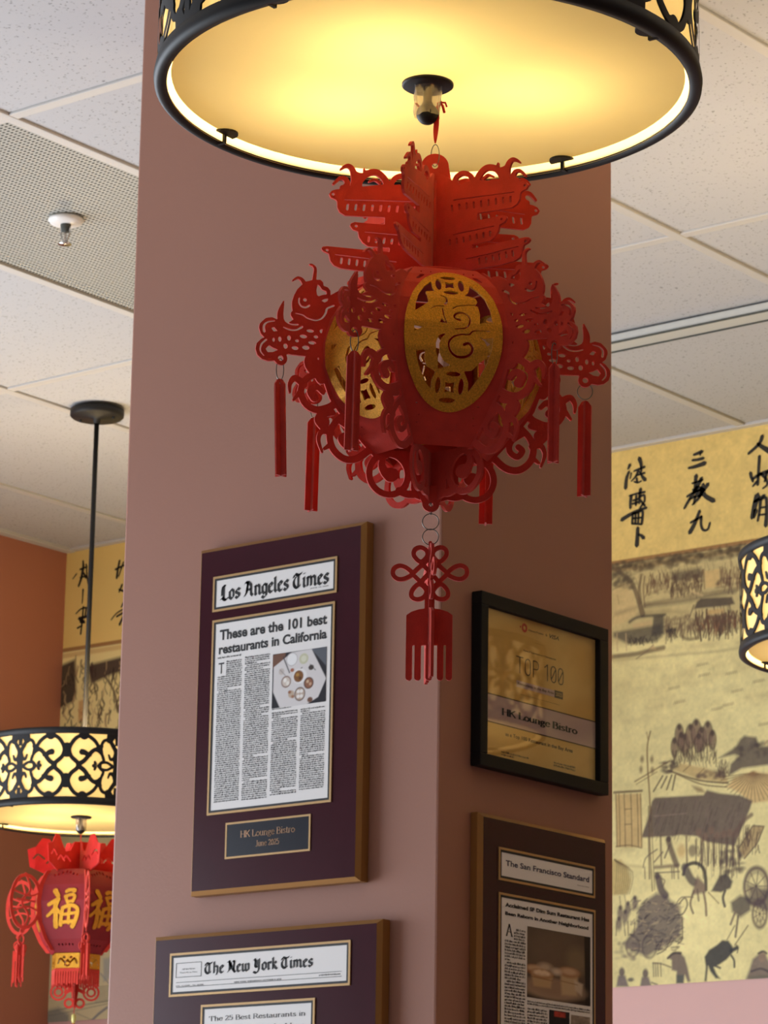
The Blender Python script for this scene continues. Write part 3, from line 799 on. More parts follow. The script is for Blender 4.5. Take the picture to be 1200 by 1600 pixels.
def paint_table(c):
    c.C[:] = lin(40, 38, 44)[:3]
    c.poly([(-.02, .98), (.25, 1.02), (.2, .8), (-.02, .72)], (120, 84, 66))
    c.poly([(.70, 1.02), (1.02, 1.02), (1.02, .62)], (96, 100, 108))
    c.poly([(.02, .76), (.36, .99), (.72, 1.0), (1.0, .42), (.86, .10), (.62, -.02), (.16, -.02), (.02, .30)], (226, 222, 222))
    c.disc(.36, .86, .10, .12, (246, 246, 246)); c.disc(.36, .86, .10, .12, (190, 186, 186), ring=.012)
    c.disc(.58, .84, .085, .10, (206, 206, 176)); c.disc(.58, .84, .05, .06, (226, 226, 204))
    c.stroke([(.20, .92), (.32, .62)], .02, (60, 60, 66)); c.stroke([(.55, .68), (.44, .60)], .016, (70, 60, 56))
    c.disc(.26, .46, .09, .11, (120, 78, 56)); c.disc(.26, .46, .075, .09, (216, 204, 194)); c.disc(.24, .49, .03, .04, (250, 246, 240)); c.disc(.29, .43, .03, .04, (244, 238, 230))
    c.disc(.51, .53, .13, .14, (242, 240, 240)); c.disc(.49, .53, .09, .11, (134, 88, 44)); c.disc(.47, .56, .03, .03, (186, 140, 70)); c.disc(.52, .49, .025, .03, (90, 56, 26))
    c.disc(.68, .38, .09, .11, (86, 52, 36)); c.disc(.68, .38, .07, .09, (150, 100, 76)); c.disc(.66, .41, .025, .03, (216, 186, 150)); c.disc(.71, .36, .025, .03, (210, 170, 140))
    c.disc(.52, .20, .10, .13, (84, 56, 42)); c.disc(.52, .20, .085, .11, (196, 176, 160))
    for x, y in ((.49, .25), (.55, .25), (.49, .16), (.55, .16)): c.disc(x, y, .03, .035, (244, 240, 236))
    c.disc(.36, .22, .055, .07, (200, 178, 156)); c.disc(.33, .26, .03, .03, (160, 110, 80)); c.disc(.39, .17, .03, .03, (168, 120, 90))
    c.disc(.72, .66, .05, .05, (70, 60, 56)); c.stroke([(.70, .72), (.80, .60)], .012, (60, 54, 50)); c.disc(.37, .66, .035, .035, (170, 104, 80))
    c.disc(.71, .07, .05, .05, (120, 84, 66)); c.disc(.17, .66, .05, .06, (206, 196, 190)); c.stroke([(.14, .70), (.24, .58)], .012, (150, 140, 136))
A.picture((427.2, 1023.0), (509.6, 1096.0), paint_table, 82, 84, 3)
o, r = A.rect('nameplate', (355.5, 1289), (482.4, 1326.5), M['plate'], 2)
A.ring('gilt_line', r, .0028, M['gilt'], 3)
A.text('serif', 'HK Lounge Bistro', (376.5, 1298.5), (461.5, 1300.0), M['plate_text'], 3)
A.text('serif', 'June 2025', (400.0, 1313.3), (436.8, 1319.0), M['plate_text'], 3)

# --- the plaque below it
B = Plaque('press_plaque', 'left', .022, (239.0, 1464.0), (588.0, 1830), None)
tag(B.root, 'wide burgundy press plaque with the New York Times masthead, cut by the lower frame edge', 'plaque', 'press plaques on the column')
B.frame(M['burgundy'], M['brass'], .006)
B.window((271.7, 1497), (541.7, 1532.4))
B.text('black', 'The New York Times', (320, 1504.5), (490, 1510.0), M['ink'], 3, name='masthead')
def rule(P, a, b, w, m=None, lev=3, name='rule_line'):
    (x0, z0), (x1, z1) = P.pt(*a), P.pt(*b); y = P.y(lev); z0 = z1 = (z0+z1)/2
    return MB().quad((x0, y, z0-w/2), (x1, y, z0-w/2), (x1, y, z0+w/2), (x0, y, z0+w/2)).build(name, m or M['ink'], P.root)
x0, z1 = B.pt(276.5, 1506); x1, z0 = B.pt(314.5, 1524.5)
B.ring('motto_box', (x0, x1, z0, z1), .0006, M['ink'], 3)
B.text('light', 'All the News'.replace('A', 'A').replace('N', 'N').replace('w', 'w'), (285, 1513.4), (305.5, 1514.4), M['ink'], 3, name='motto')
B.text('sans', "That's Fit to Print", (281.5, 1519.0), (309, 1519.4), M['ink'], 3, name='motto')
rule(B, (276, 1536.3), (534.5, 1517), .0006); rule(B, (276, 1544.0), (534.5, 1524.5), .0006)
B.text('sans', 'NEW YORK, WEDNESDAY, OCTOBER 4, 2023', (366.5, 1533.8), (440, 1531.0), M['ink'], 3, bold=.015, name='date_line')
B.text('sans', 'VOL. CLXXIII ... No. 60,000', (275.5, 1540.0), (318.5, 1539.6), M['ink'], 3, name='date_line')
B.body(*(lambda a, b: (a[0], b[0], a[1], b[1]-.0022))(B.pt(499, 1522.2), B.pt(534, 1521.8)), .0026, M['ink'], 3, 15, name='date_line')
B.window((320, 1577.3), (484.3, 1700))
B.text('light', 'The 25 Best Restaurants in', (327, 1588.3), (477.5, 1586.8), M['ink'], 3, name='headline')
B.text('light', 'America Right Now', (352, 1604.5), (475, 1607), M['ink'], 3, name='headline')

# --- on the other face: the small gold award in a black frame
C_ = Plaque('award_frame', 'right', .018, (752.6, 921.8), (951.4, 1243.0))
tag(C_.root, 'small black wooden frame round a gold TOP 100 award sheet', 'picture frame')
x0, z1 = C_.pt(763.9, 946.1); x1, z0 = C_.pt(938.0, 1220.6)
bm_ = MB()
for (a0, a1, b0, b1) in ((C_.x0, C_.x1, z1, C_.z1), (C_.x0, C_.x1, 0, z0), (C_.x0, x0, z0, z1), (x1, C_.x1, z0, z1)):
    bm_.box(a0, a1, -.018, -.001, b0, b1, .0012)
bm_.build('frame_moulding', M['frame_black'], C_.root)
C_.t = .009
MB().box(x0-.002, x1+.002, -.009, -.002, z0-.002, z1+.002).build('gold_sheet', M['gold_card'], C_.root)
C_.t = .018; sv = C_.y; C_.y = lambda lev: -(.009+lev*.00035)
zb1 = C_.pt(763.9, 1080)[1]; zb0 = C_.pt(937.8, 1168.9)[1]
MB().box(x0, x1, C_.y(1), -.0088, zb0, zb1).build('pink_band', M['pink_card'], C_.root)
for z in (zb0, zb1): MB().box(x0, x1, C_.y(2), -.0088, z-.0007, z+.0007).build('band_line', M['sienna_ink'], C_.root)
lx, lz = C_.pt(827.3, 979.9)
MB().add([(lx+r_*math.cos(a), C_.y(1), lz+r_*math.sin(a)) for a in np.linspace(0, 2*math.pi, 25)[:-1] for r_ in (.0028, .0066)], [(2*i, 2*i+1, (2*i+3) % 48, (2*i+2) % 48) for i in range(24)]).add([(lx-.0098+.0016*math.cos(a), C_.y(1), lz+.0016*math.sin(a)) for a in np.linspace(0, 2*math.pi, 13)[:-1]], [tuple(range(12))]).build('logo_mark', M['red_ink'], C_.root)
si = M['sienna_ink']
C_.text('sans', 'OpenTable', (833.4, 982.0), (857, 991.4), si, 1, bold=.02, name='sponsor_name')
C_.text('sans', '&', (860, 988.8), (863.0, 993.5), si, 1, name='sponsor_name')
C_.text('sans', 'VISA', (866, 989.5), (881, 1000), si, 1, bold=.02, shear=.25, name='sponsor_name')
C_.text('sans', 'PRESENT', (842.2, 1003.0), (859, 1008.4), si, 1, bold=.012, name='small_line')
C_.text('black', 'San Francisco Chronicle', (825.3, 1013.5), (876.8, 1030.8), si, 1, name='newspaper_name')
def mono_top():
    """thin monoline TOP 100 with slashed zeros"""
    s = Sheet(-.2, 7.6, -.2, 2.2, .045)
    w = .13
    s.stroke([(0, 2), (1, 2)], w, smooth=False).stroke([(.5, 2), (.5, 0)], w, smooth=False)
    def loop(x): s.stroke([(x+.14, 1.86), (x+.40, 2.0), (x+.66, 1.86), (x+.78, 1.5), (x+.78, .5), (x+.66, .14), (x+.40, 0), (x+.14, .14), (x+.02, .5), (x+.02, 1.5)], w, closed=True)
    loop(1.35)
    s.stroke([(2.6, 0), (2.6, 2)], w, smooth=False).stroke([(2.6, 2), (3.1, 2), (3.38, 1.75), (3.38, 1.25), (3.1, 1.0), (2.6, 1.0)], w)
    s.stroke([(4.35, 1.6), (4.8, 2), (4.8, 0)], w, smooth=False)
    for x in (5.35, 6.5): loop(x); s.stroke([(x+.08, .35), (x+.72, 1.65)], w, smooth=False)
    return s.tri()
P_, f_ = mono_top()
ax_, az_ = C_.pt(815, 1024); bx_, bz_ = C_.pt(888.3, 1070.0)
obj('award_title', np.column_stack([ax_+P_[:, 0]/7.35*(bx_-ax_), np.full(len(P_), C_.y(1)), bz_+P_[:, 1]/2.0*(az_-bz_)]), f_, si, C_.root)
a, b = C_.pt(815.2, 1061.5), C_.pt(874.2, 1088.2)
MB().box(a[0], b[0], C_.y(1), -.0088, b[1], a[1]).build('caption_box', M['pink_card'], C_.root)
C_.text('sans', 'Restaurants in the Bay Area', (816.5, 1064.5), (872.8, 1083.8), si, 2, bold=.012, name='small_line')
a, b = C_.pt(874.4, 1077.0), C_.pt(887.2, 1092.2)
MB().box(a[0], b[0], C_.y(1), -.0088, b[1], a[1]).build('year_box', si, C_.root)
C_.text('sans', '2025', (876.2, 1080.5), (885.6, 1088.6), M['gold_card'], 2, name='small_line')
C_.text('sans', 'WE ARE PROUD TO RECOGNIZE', (821, 1083.5), (882, 1101.0), si, 1, bold=.012, name='small_line')
C_.text('bold_serif', 'HK Lounge Bistro', (791.6, 1105.0), (910, 1147.0), M['ink'], 2, name='restaurant_name')
C_.text('sans', 'as a Top 100 Restaurant in the Bay Area', (797.6, 1143.0), (902.7, 1175.2), si, 1, bold=.02, name='small_line')
a, b = C_.pt(791, 1171), C_.pt(834, 1184)
C_.body(a[0], b[0], a[1], a[1]-.008, .0038, si, 1, 21, name='signature_line')
a, b = C_.pt(873, 1188), C_.pt(907, 1205)
C_.body(a[0], b[0], a[1], a[1]-.008, .0038, si, 1, 22, name='signature_line')
MB().box(x0-.001, x1+.001, -.0132, -.0116, z0-.001, z1+.001).build('glass_pane', M['glass'], C_.root)
C_.y = sv

# --- and the burgundy plaque under it
D_ = Plaque('press_plaque', 'right', .018, (751.4, 1267.8), (950.2, 1750))
tag(D_.root, 'burgundy press plaque with the San Francisco Standard clipping, under the black award frame', 'plaque', 'press plaques on the column')
D_.frame(M['burgundy'], M['brass'], .006)
D_.window((783, 1331.2), (924.8, 1396.2))
D_.text('sans', 'The San Francisco Standard', (789.3, 1344.0), (919.6, 1378.6), M['blue_ink'], 3, bold=.02, name='masthead')
D_.text('sans', 'February 2025', (901.2, 1382.5), (919.4, 1387.2), M['ink'], 3, bold=.015, name='date_line')
pr = D_.window((783, 1401.8), (925.2, 1740))
D_.text('sans', 'Acclaimed SF Dim Sum Restaurant Has', (788.6, 1410.5), (919.8, 1440.4), M['ink'], 3, bold=.05, name='headline')
D_.text('sans', 'Been Reborn in Another Neighborhood', (788.6, 1424.2), (918.5, 1452.8), M['ink'], 3, bold=.05, name='headline')
W = pr[1]-pr[0]
D_.text('serif', 'A', (789, 1442.6), (801, 1464.0), M['ink'], 3, name='drop_capital')
cx0, _ = D_.pt(788, 1440); cx1, _ = D_.pt(820.5, 1450)
zt = D_.pt(803, 1444)[1]
D_.body(cx0, cx1, zt+.004, zt+.001, .003, M['ink'], 3, 30, name='byline')
D_.body(cx0, cx1, zt-.001, zt-.30, .0042, M['ink'], 3, 31, indent=(.021, .019))
def paint_steam(c):
    c.C[:] = lin(92, 78, 66)[:3]
    c.noise(3, .12, 4)
    c.disc(.35, .75, .45, .4, (128, 108, 92), .5, 40); c.disc(.5, .5, .3, .3, (110, 90, 74), .5, 40)
    c.disc(.78, .62, .16, .2, (142, 124, 96), .6, 12)
    c.poly([(.90, 1.02), (1.02, 1.02), (1.02, 0), (.92, 0)], (40, 32, 28)); c.poly([(0, .20), (1, .06), (1, 0), (0, 0)], (30, 20, 18), 1, 10)
    c.disc(.40, .16, .48, .16, (176, 150, 128), .9, 6); c.disc(.40, .19, .45, .13, (150, 122, 100), .7, 8)
    c.disc(.12, .40, .16, .08, (150, 96, 60), 1, 3); c.disc(.12, .42, .13, .05, (206, 172, 136), 1, 3); c.disc(.28, .46, .10, .06, (212, 190, 166), .8, 6)
    c.poly([(.06, .36), (.40, .36), (.37, .17), (.10, .17)], (190, 160, 122), 1, 3); c.disc(.23, .36, .17, .07, (158, 108, 66), 1, 3); c.disc(.23, .365, .135, .05, (214, 184, 148), 1, 3)
    for q in range(5): c.disc(.14+.045*q, .37+.015*(q % 2), .03, .026, (238, 216, 188), .9, 3)
    c.poly([(.52, .42), (.80, .42), (.78, .12), (.54, .10)], (196, 170, 134), 1, 4); c.disc(.66, .44, .17, .08, (158, 112, 72), 1, 4); c.disc(.66, .45, .13, .055, (206, 174, 142), 1, 4)
    c.disc(.46, .42, .07, .05, (222, 204, 184), .9, 5); c.poly([(.74, .34), (.88, .30), (.86, .13), (.76, .20)], (206, 190, 168), .9, 3)
    c.stroke([(.06, .30), (.40, .28)], .012, (140, 104, 70)); c.stroke([(.53, .30), (.79, .28)], .012, (146, 112, 78))
D_.picture((823, 1447.0), (921.5, 1572.6), paint_steam, 84, 92, 3)
a, b = D_.pt(823, 1562), D_.pt(921, 1580)
D_.body(a[0], b[0], a[1], a[1]-.0075, .0034, M['ink'], 3, 33, name='caption')
a, b = D_.pt(823, 1573), D_.pt(855, 1590)
D_.body(a[0], b[0], a[1], a[1]-.2, .0042, M['ink'], 3, 34)
def paint_sign(c):
    c.C[:] = lin(34, 28, 30)[:3]; c.poly([(.25, .98), (.8, .98), (.8, .86), (.25, .86)], (176, 60, 48)); c.noise(6, .2, 3)
def paint_dish(c):
    c.C[:] = lin(150, 136, 124)[:3]; c.disc(.5, .6, .4, .3, (98, 60, 44)); c.disc(.4, .65, .15, .12, (150, 90, 60)); c.disc(.62, .55, .14, .12, (60, 38, 30)); c.noise(6, .2, 5)
D_.picture((857.2, 1577.5), (888.8, 1650), paint_sign, 30, 60, 3)
D_.picture((891.2, 1585.5), (921.0, 1650), paint_dish, 30, 60, 3)

# ------------------------------------------------------------------ the red cut-felt lantern
_cd = np.array([LAMP_XY[0], LAMP_XY[1]]); _dist = np.hypot(*_cd)
E2 = -_cd/_dist                              # horizontal, towards the eye
E1 = np.array([-E2[1], E2[0]])
if E1@CR[:2] < 0: E1 = -E1                   # horizontal, to the right
AX = _cd + E1*.0075                          # the lantern's own axis
def fin_dir(theta): return math.cos(theta)*E2+math.sin(theta)*E1
def axis_pt(px, py):
    """height on the axis where the line of sight passes it"""
    d = ray(px, py); n = E2
    t = (AX@n)/(d[:2]@n)
    return d[2]*t+H
U = _dist/(CF[:2]@(AX/np.linalg.norm(AX)))/F_PX*.997   # metres per traced unit at the axis
Z0 = axis_pt(681, 588)                       # the widest level of the body
def fin_pt(px, py, th):
    """(rho, z) in metres on the vertical plane through the axis at angle th"""
    u = fin_dir(th); n = np.array([-u[1], u[0]]); d = ray(px, py)
    t = (AX@n)/(d[:2]@n); p = d[:2]*t
    return (p-AX)@u, d[2]*t+H-Z0
R_ = math.radians
LR = empty('felt_lantern', (AX[0], AX[1], Z0))
tag(LR, 'red cut felt lantern with gold fu ovals and tassels, hanging under the large drum lamp', 'lantern')
LR.rotation_euler = (0, 0, math.atan2(E2[1], E2[0]))
# local axes of the lantern: x towards the eye, y to the left of it when seen from the eye's side (E1 = -y or +y)
SG = 1.0 if (-E2[1]*E1[0]+E2[0]*E1[1]) > 0 else -1.0
def cyl(th, rho, z):
    return np.column_stack([rho*np.cos(th), SG*rho*np.sin(th), z])
def body_R(z):
    """corner radius of the six-sided barrel at height z (metres)"""
    t = np.clip(np.asarray(z)/U, -150, 165)
    zz = [-140, -120, -90, -50, 0, 40, 80, 110, 130, 145, 160]; rr = [84, 102, 128, 157, 175, 176, 166, 148, 128, 106, 84]
    return np.interp(t, zz, rr)*U
TH = .0026                                    # felt thickness

CORNER = [-18.5, 41.5, 101.5, 161.5, 221.5, 281.5]
TIP = [-29, 49, 99, 158, 231, 284.5]
PAG = [-17, 57, 98, 158, 226, 285]

# --- pagoda fins, traced on the fin to the right of the axis
def pagoda_shape():
    T = R_(57)
    q = lambda pts: [fin_pt(670+x/6.667, 230+(y if y > 345 else 345+(y-345)*1.3)/6.667, T) for x, y in pts]
    s = Sheet(-.012, .118, .04, .215, .0008)
    zt = lambda x, y: q([(x, y)])[0]
    out = [(62, 1290), (62, 300), (110, 296), (150, 300), (200, 322), (250, 352), (300, 360), (470, 360), (520, 345), (700, 345), (850, 345), (960, 345), (1000, 355), (1022, 385), (1005, 425), (960, 450), (945, 470), (942, 540), (920, 590), (870, 630), (700, 660), (510, 690), (510, 768), (650, 742), (780, 712), (818, 722), (826, 745), (800, 790), (752, 815), (742, 880), (710, 940), (660, 985), (460, 1018), (464, 1062), (700, 1020), (1040, 955), (1085, 958), (1094, 980), (1075, 1010), (1025, 1040), (1012, 1120), (980, 1170), (920, 1205), (760, 1240), (600, 1262), (420, 1290)]
    s.poly(q(out))
    k = U/6.667*1.3
    def arc(pts, w, w2=None): s.stroke(q(pts), w*k, (w if w2 is None else w2)*k)
    arc([(275, 370), (290, 320), (350, 290), (420, 300), (462, 350), (470, 385)], 42)
    arc([(495, 385), (515, 310), (590, 245), (680, 245), (745, 300), (750, 370)], 52)
    arc([(560, 330), (610, 300), (660, 310)], 26, 16)
    arc([(700, 250), (712, 200)], 40, 10)
    arc([(700, 262), (760, 250), (805, 230)], 40, 44)
    arc([(790, 350), (795, 270), (815, 205), (850, 172), (890, 172), (925, 190)], 66, 16)
    arc([(890, 350), (858, 310), (880, 268), (930, 260), (985, 298)], 56, 20)
    arc([(800, 300), (760, 310), (740, 350)], 30)
    arc([(845, 350), (900, 340)], 50)
    c = lambda pts, w: s.stroke(q(pts), w*k, cut=True, smooth=False)
    c([(265, 555), (880, 463)], 9); c([(260, 915), (690, 830)], 9); c([(400, 1172), (970, 1054)], 9)
    for i in range(9): x = 250+75*i; y = 640-(x-250)*.165; c([(x-3, y-26), (x+3, y+26)], 20)
    for i in range(7): x = 230+71*i; y = 995-(x-230)*.2; c([(x-3, y-22), (x+3, y+22)], 20)
    for i in range(6): x = 545+73*i; y = 1198-(x-545)*.2; c([(x-3, y-26), (x+3, y+26)], 20)
    for x, y in ((985, 390), (770, 756), (1042, 998)):
        a = zt(x, y); s.ellipse(a[0], a[1], 13*k, cut=True)
    s.ellipse(*zt(345, 362), 32*k, 26*k, cut=True)
    return s
_pg = pagoda_shape()
_pg.D = np.maximum(_pg.D, .0006-_pg.X)
MB().tube([(0, 0, .084), (0, 0, .1835)], .0020, 10).build('pagoda_spine', M['felt'], LR, True)
for i, th in enumerate(PAG):
    a = R_(th)
    def f(P, sd, a=a):
        off = sd*TH/2/np.maximum(P[:, 0], .012)
        b = a + .05*np.sin(P[:, 1]*38+i)*np.clip(P[:, 0]/.08, 0, 1)
        return cyl(b+off*np.clip(P[:, 0]/.012, 0, 1), np.maximum(P[:, 0], 0), P[:, 1])
    v, fs = _pg.solid(f)
    obj('pagoda_fin', v, fs, M['felt'], LR)
# hanging tab above the pagodas
zt = axis_pt(682.5, 259)-Z0
s = Sheet(-.02, .02, zt-.022, zt+.02, .0006); s.ellipse(0, zt, .0125).poly([(-.0125, zt), (.0125, zt), (.016, zt-.02), (-.016, zt-.02)]); s.ellipse(0, zt+.001, .0028, cut=True)
v, fs = s.solid(lambda P, sd: np.column_stack([np.full(len(P), -.004+sd*TH/2), P[:, 0], P[:, 1]]))
obj('hanging_tab', v, fs, M['felt'], LR)
def ring_pts(cx, cz, r, th, n=26, rz=None, tilt=0.0):
    rz = r if rz is None else rz
    return [tuple(cyl(th, 0, 0)[0]*0 + np.array([cx[0]+r*math.cos(t)*math.cos(th), cx[1]+SG*r*math.cos(t)*math.sin(th), cz+rz*math.sin(t)])) for t in np.linspace(0, 2*math.pi, n, endpoint=False)]
MB().tube(ring_pts((-.004, 0), zt+.0112, .0040, 1.2, rz=.0105), .00042, 6, True).build('hanging_ring', M['wire'], LR, True)

# --- dragon-fish fins with the tassel lobe and the scrolls below, traced on the far left fin
def fish_shape():
    T = R_(-76); k = U/6.153*1.03
    P_ = lambda x, y: (lambda a: (a[0], a[1]))(fin_pt(390+x/6.153, 400+y/6.153, T))
    q = lambda pts: [P_(x, y) for x, y in pts]
    s = Sheet(.028, .165, -.145, .115, .00075)
    S = lambda pts, w, w2=None, cut=False: s.stroke(q(pts), w*k, (w if w2 is None else w2)*k, cut)
    E = lambda x, y, a, b=None, cut=True: s.ellipse(*P_(x, y), a*k, (a if b is None else b)*k, cut)
    # body of the fish, joined to the corner of the barrel
    s.poly(q([(110, 640), (150, 607), (210, 600), (262, 625), (300, 640), (380, 640), (420, 612), (392, 572), (395, 545), (412, 530), (404, 490), (405, 440), (425, 380), (455, 325), (500, 280), (545, 247), (605, 232), (680, 228), (708, 250), (712, 285), (755, 298), (780, 330), (782, 372), (830, 345), (880, 320), (960, 320), (960, 960), (760, 960), (600, 960), (480, 955), (355, 945), (330, 1000), (235, 1015), (170, 1020), (110, 1000), (65, 960), (48, 900), (60, 850), (100, 810), (135, 792), (100, 760), (82, 700), (88, 665)]))
    S([(300, 640), (283, 590), (285, 530), (322, 445)], 70, 14); S([(300, 600), (305, 560), (322, 470)], 44, 12)
    S([(525, 265), (500, 228), (460, 212), (410, 240)], 44, 12)
    S([(620, 240), (628, 180), (630, 120), (605, 90), (578, 82)], 40, 14)
    E(292, 990, 66, cut=False); E(292, 990, 27)
    # holes
    s.poly(q([(655, 268), (643, 330), (650, 375), (668, 385), (705, 370), (745, 366), (740, 335), (697, 318), (676, 285)]), cut=True)
    s.poly(q([(690, 425), (722, 405), (760, 400), (754, 428), (724, 442)]), cut=True)
    S([(475, 405), (474, 450), (498, 484), (540, 492), (574, 474)], 15, 22, True); E(532, 421, 18)
    S([(442, 553), (510, 566), (560, 596), (640, 612), (700, 590), (735, 545), (752, 497), (812, 470)], 12, 22, True)
    s.poly(q([(766, 655), (785, 605), (815, 580), (800, 650), (790, 662)]), cut=True)
    S([(325, 602), (350, 640), (400, 660), (462, 660)], 8, 18, True); S([(322, 692), (380, 712), (450, 710), (505, 680)], 14, 22, True)
    S([(132, 735), (130, 680), (165, 645), (232, 635)], 26, 12, True); s.poly(q([(198, 700), (225, 690), (262, 732), (222, 737)]), cut=True)
    for x, y, a, b in ((222, 815, 12, 22), (283, 808, 16, 27), (375, 792, 18, 27), (455, 815, 19, 16), (518, 770, 36, 19), (642, 770, 21, 16), (585, 715, 37, 16), (605, 828, 39, 18), (340, 872, 21, 27), (435, 885, 33, 20), (542, 877, 36, 22), (700, 715, 22, 22)): E(x, y, a, b)
    S([(772, 702), (748, 770), (690, 838)], 14, 24, True)
    S([(128, 968), (95, 920), (105, 860), (150, 815)], 12, 20, True)
    s.poly(q([(145, 903), (178, 866), (215, 890), (268, 912), (215, 935), (165, 936)]), cut=True)
    # scrolls down the barrel (traced units about the axis)
    u = U
    D = lambda pts, w, w2=None, cut=False: s.stroke([(a*u, b*u) for a, b in pts], w*u, (w if w2 is None else w2)*u, cut)
    # strip of the seam
    s.poly([((body_R(b*u)/u+d)*u, b*u) for b, d in [(z, 8) for z in range(-138, 146, 6)]+[(z, -4) for z in range(140, -139, -6)]])
    D([(180, 30), (192, 20), (199, 8), (193, -3), (184, -1)], 14, 20); s.ellipse(195*u, 6*u, 12*u)
    D([(172, -18), (180, -22), (186, -14)], 9, 9)
    D([(172, -16), (187, -12), (204, -22), (212, -42), (204, -62), (186, -70), (166, -64), (158, -58)], 10, 12)
    D([(176, -40), (186, -32), (196, -40), (190, -50)], 8, 14)
    D([(208, -30), (222, -22), (230, -32), (230, -46)], 13, 4); D([(214, -44), (224, -58)], 8, 4)
    D([(160, -72), (176, -76), (182, -86), (174, -95)], 10, 16); s.ellipse(174*u, -88*u, 9.5*u)
    D([(146, -78), (158, -92), (164, -110), (158, -132), (140, -146), (120, -144), (102, -130), (94, -122)], 10, 12)
    D([(146, -86), (128, -100), (126, -116), (138, -124), (146, -114), (140, -108)], 9, 10)
    D([(162, -106), (176, -104), (182, -118), (176, -138)], 11, 4); D([(164, -126), (172, -132)], 8, 5)
    return s
_fs = fish_shape()
for i in range(6):
    rt, tp = R_(CORNER[i]), R_(TIP[i])
    def f(P, sd, rt=rt, tp=tp):
        r0 = body_R(P[:, 1]); t = np.clip((P[:, 0]-r0)/(243*U-r0), -.05, 1.15)
        return cyl(rt+(tp-rt)*np.maximum(t, 0)+sd*TH/2/np.maximum(P[:, 0], .03), P[:, 0], P[:, 1])
    def f2(P, sd, f=f):                       # keep the sheet outside the barrel
        Q = P.copy(); Q[:, 0] = np.maximum(Q[:, 0], body_R(Q[:, 1])-.001); return f(Q, sd)
    v, fs = _fs.solid(f2)
    obj('dragon_fish_fin', v, fs, M['felt'], LR)
    # tassel: two crossed felt strips on a wire ring
    q = fin_pt(390+292/6.153, 400+990/6.153, R_(-76)); rho, zz = q
    c0 = cyl(tp, rho, 0)[0]
    tw = 1.1+.7*i
    long = (i in (2,))                        # ring hangs open to view on this one
    rr = .0068
    MB().tube(ring_pts(c0, zz-.0100, rr if long else .0034, (1.5 if long else .5+tw), rz=.0072 if long else .0100), .00045, 6, True).build('tassel_ring', M['wire'], LR, True)
    zt_ = zz-.0195; L_ = .0865; wd = .0124
    s = Sheet(-.008, .008, zt_-L_-.004, zt_+.003, .0005)
    s.poly([(-wd/2, zt_-L_), (wd/2, zt_-L_), (wd/2, zt_-.0045), (.0030, zt_), (0, zt_+.0012), (-.0030, zt_), (-wd/2, zt_-.0045)])
    s.ellipse(0, zt_-.0030, .0013, cut=True)
    tm = None
    for a in (tw*.6-.35, tw*.6-.35+math.pi/2):
        def g(P, sd, a=a):
            lean = (P[:, 1]-zt_)*(-.035 if i == 5 else .012)
            x = P[:, 0]*math.cos(a)-sd*.0008*math.sin(a)+c0[0]; y = P[:, 0]*math.sin(a)+sd*.0008*math.cos(a)+c0[1]+lean
            return np.column_stack([x, y, P[:, 1]])
        v, fs = s.solid(g)
        if tm is None: tm = (v, fs)
        else: n = len(tm[0]); tm = (np.vstack([tm[0], v]), tm[1]+[tuple(k+n for k in ff) for ff in fs])
    obj('tassel', tm[0], tm[1], M['felt'], LR)

# --- the six barrel panels and their gold ovals
K5 = 1/5.4545
def oval_xy(x, y):
    """traced oval point -> (along the panel, height)"""
    return (x-598)*K5*U*.985, (750-y)*K5*U*1.045 + .0120
def panel_shape():
    s = Sheet(-.052, .052, -.0785, .0850, .0011)
    z = np.linspace(-134*U, 149*U, 44)
    hw = body_R(z)/2-.0002
    s.poly(list(zip(hw, z))+list(zip(-hw[::-1], z[::-1])))
    e = [oval_xy(598+405*math.cos(t), 750+548*math.sin(t)) for t in np.linspace(0, 2*math.pi, 60, endpoint=False)]
    s.poly(e, cut=True)
    for m in (1, -1):
        f = lambda x, y: oval_xy(598+m*(x-598), y)
        s.poly([f(295, 250), f(345, 195), f(400, 188), f(335, 240)], cut=True)
        for (a, b, w, h) in ((368, 152, 16, 22), (410, 150, 26, 7), (412, 163, 26, 7), (452, 150, 14, 20), (520, 138, 16, 8), (548, 146, 22, 6), (598, 132, 20, 7), (330, 1280, 24, 10), (360, 1360, 14, 12), (350, 1410, 22, 7), (500, 1420, 7, 26), (535, 1415, 22, 7), (530, 1450, 22, 7), (540, 1480, 14, 7)):
            x0, y0 = f(a-w/2, b-h/2); x1, y1 = f(a+w/2, b+h/2)
            s.poly([(x0, y0), (x1, y0), (x1, y1), (x0, y1)], cut=True)
    return s
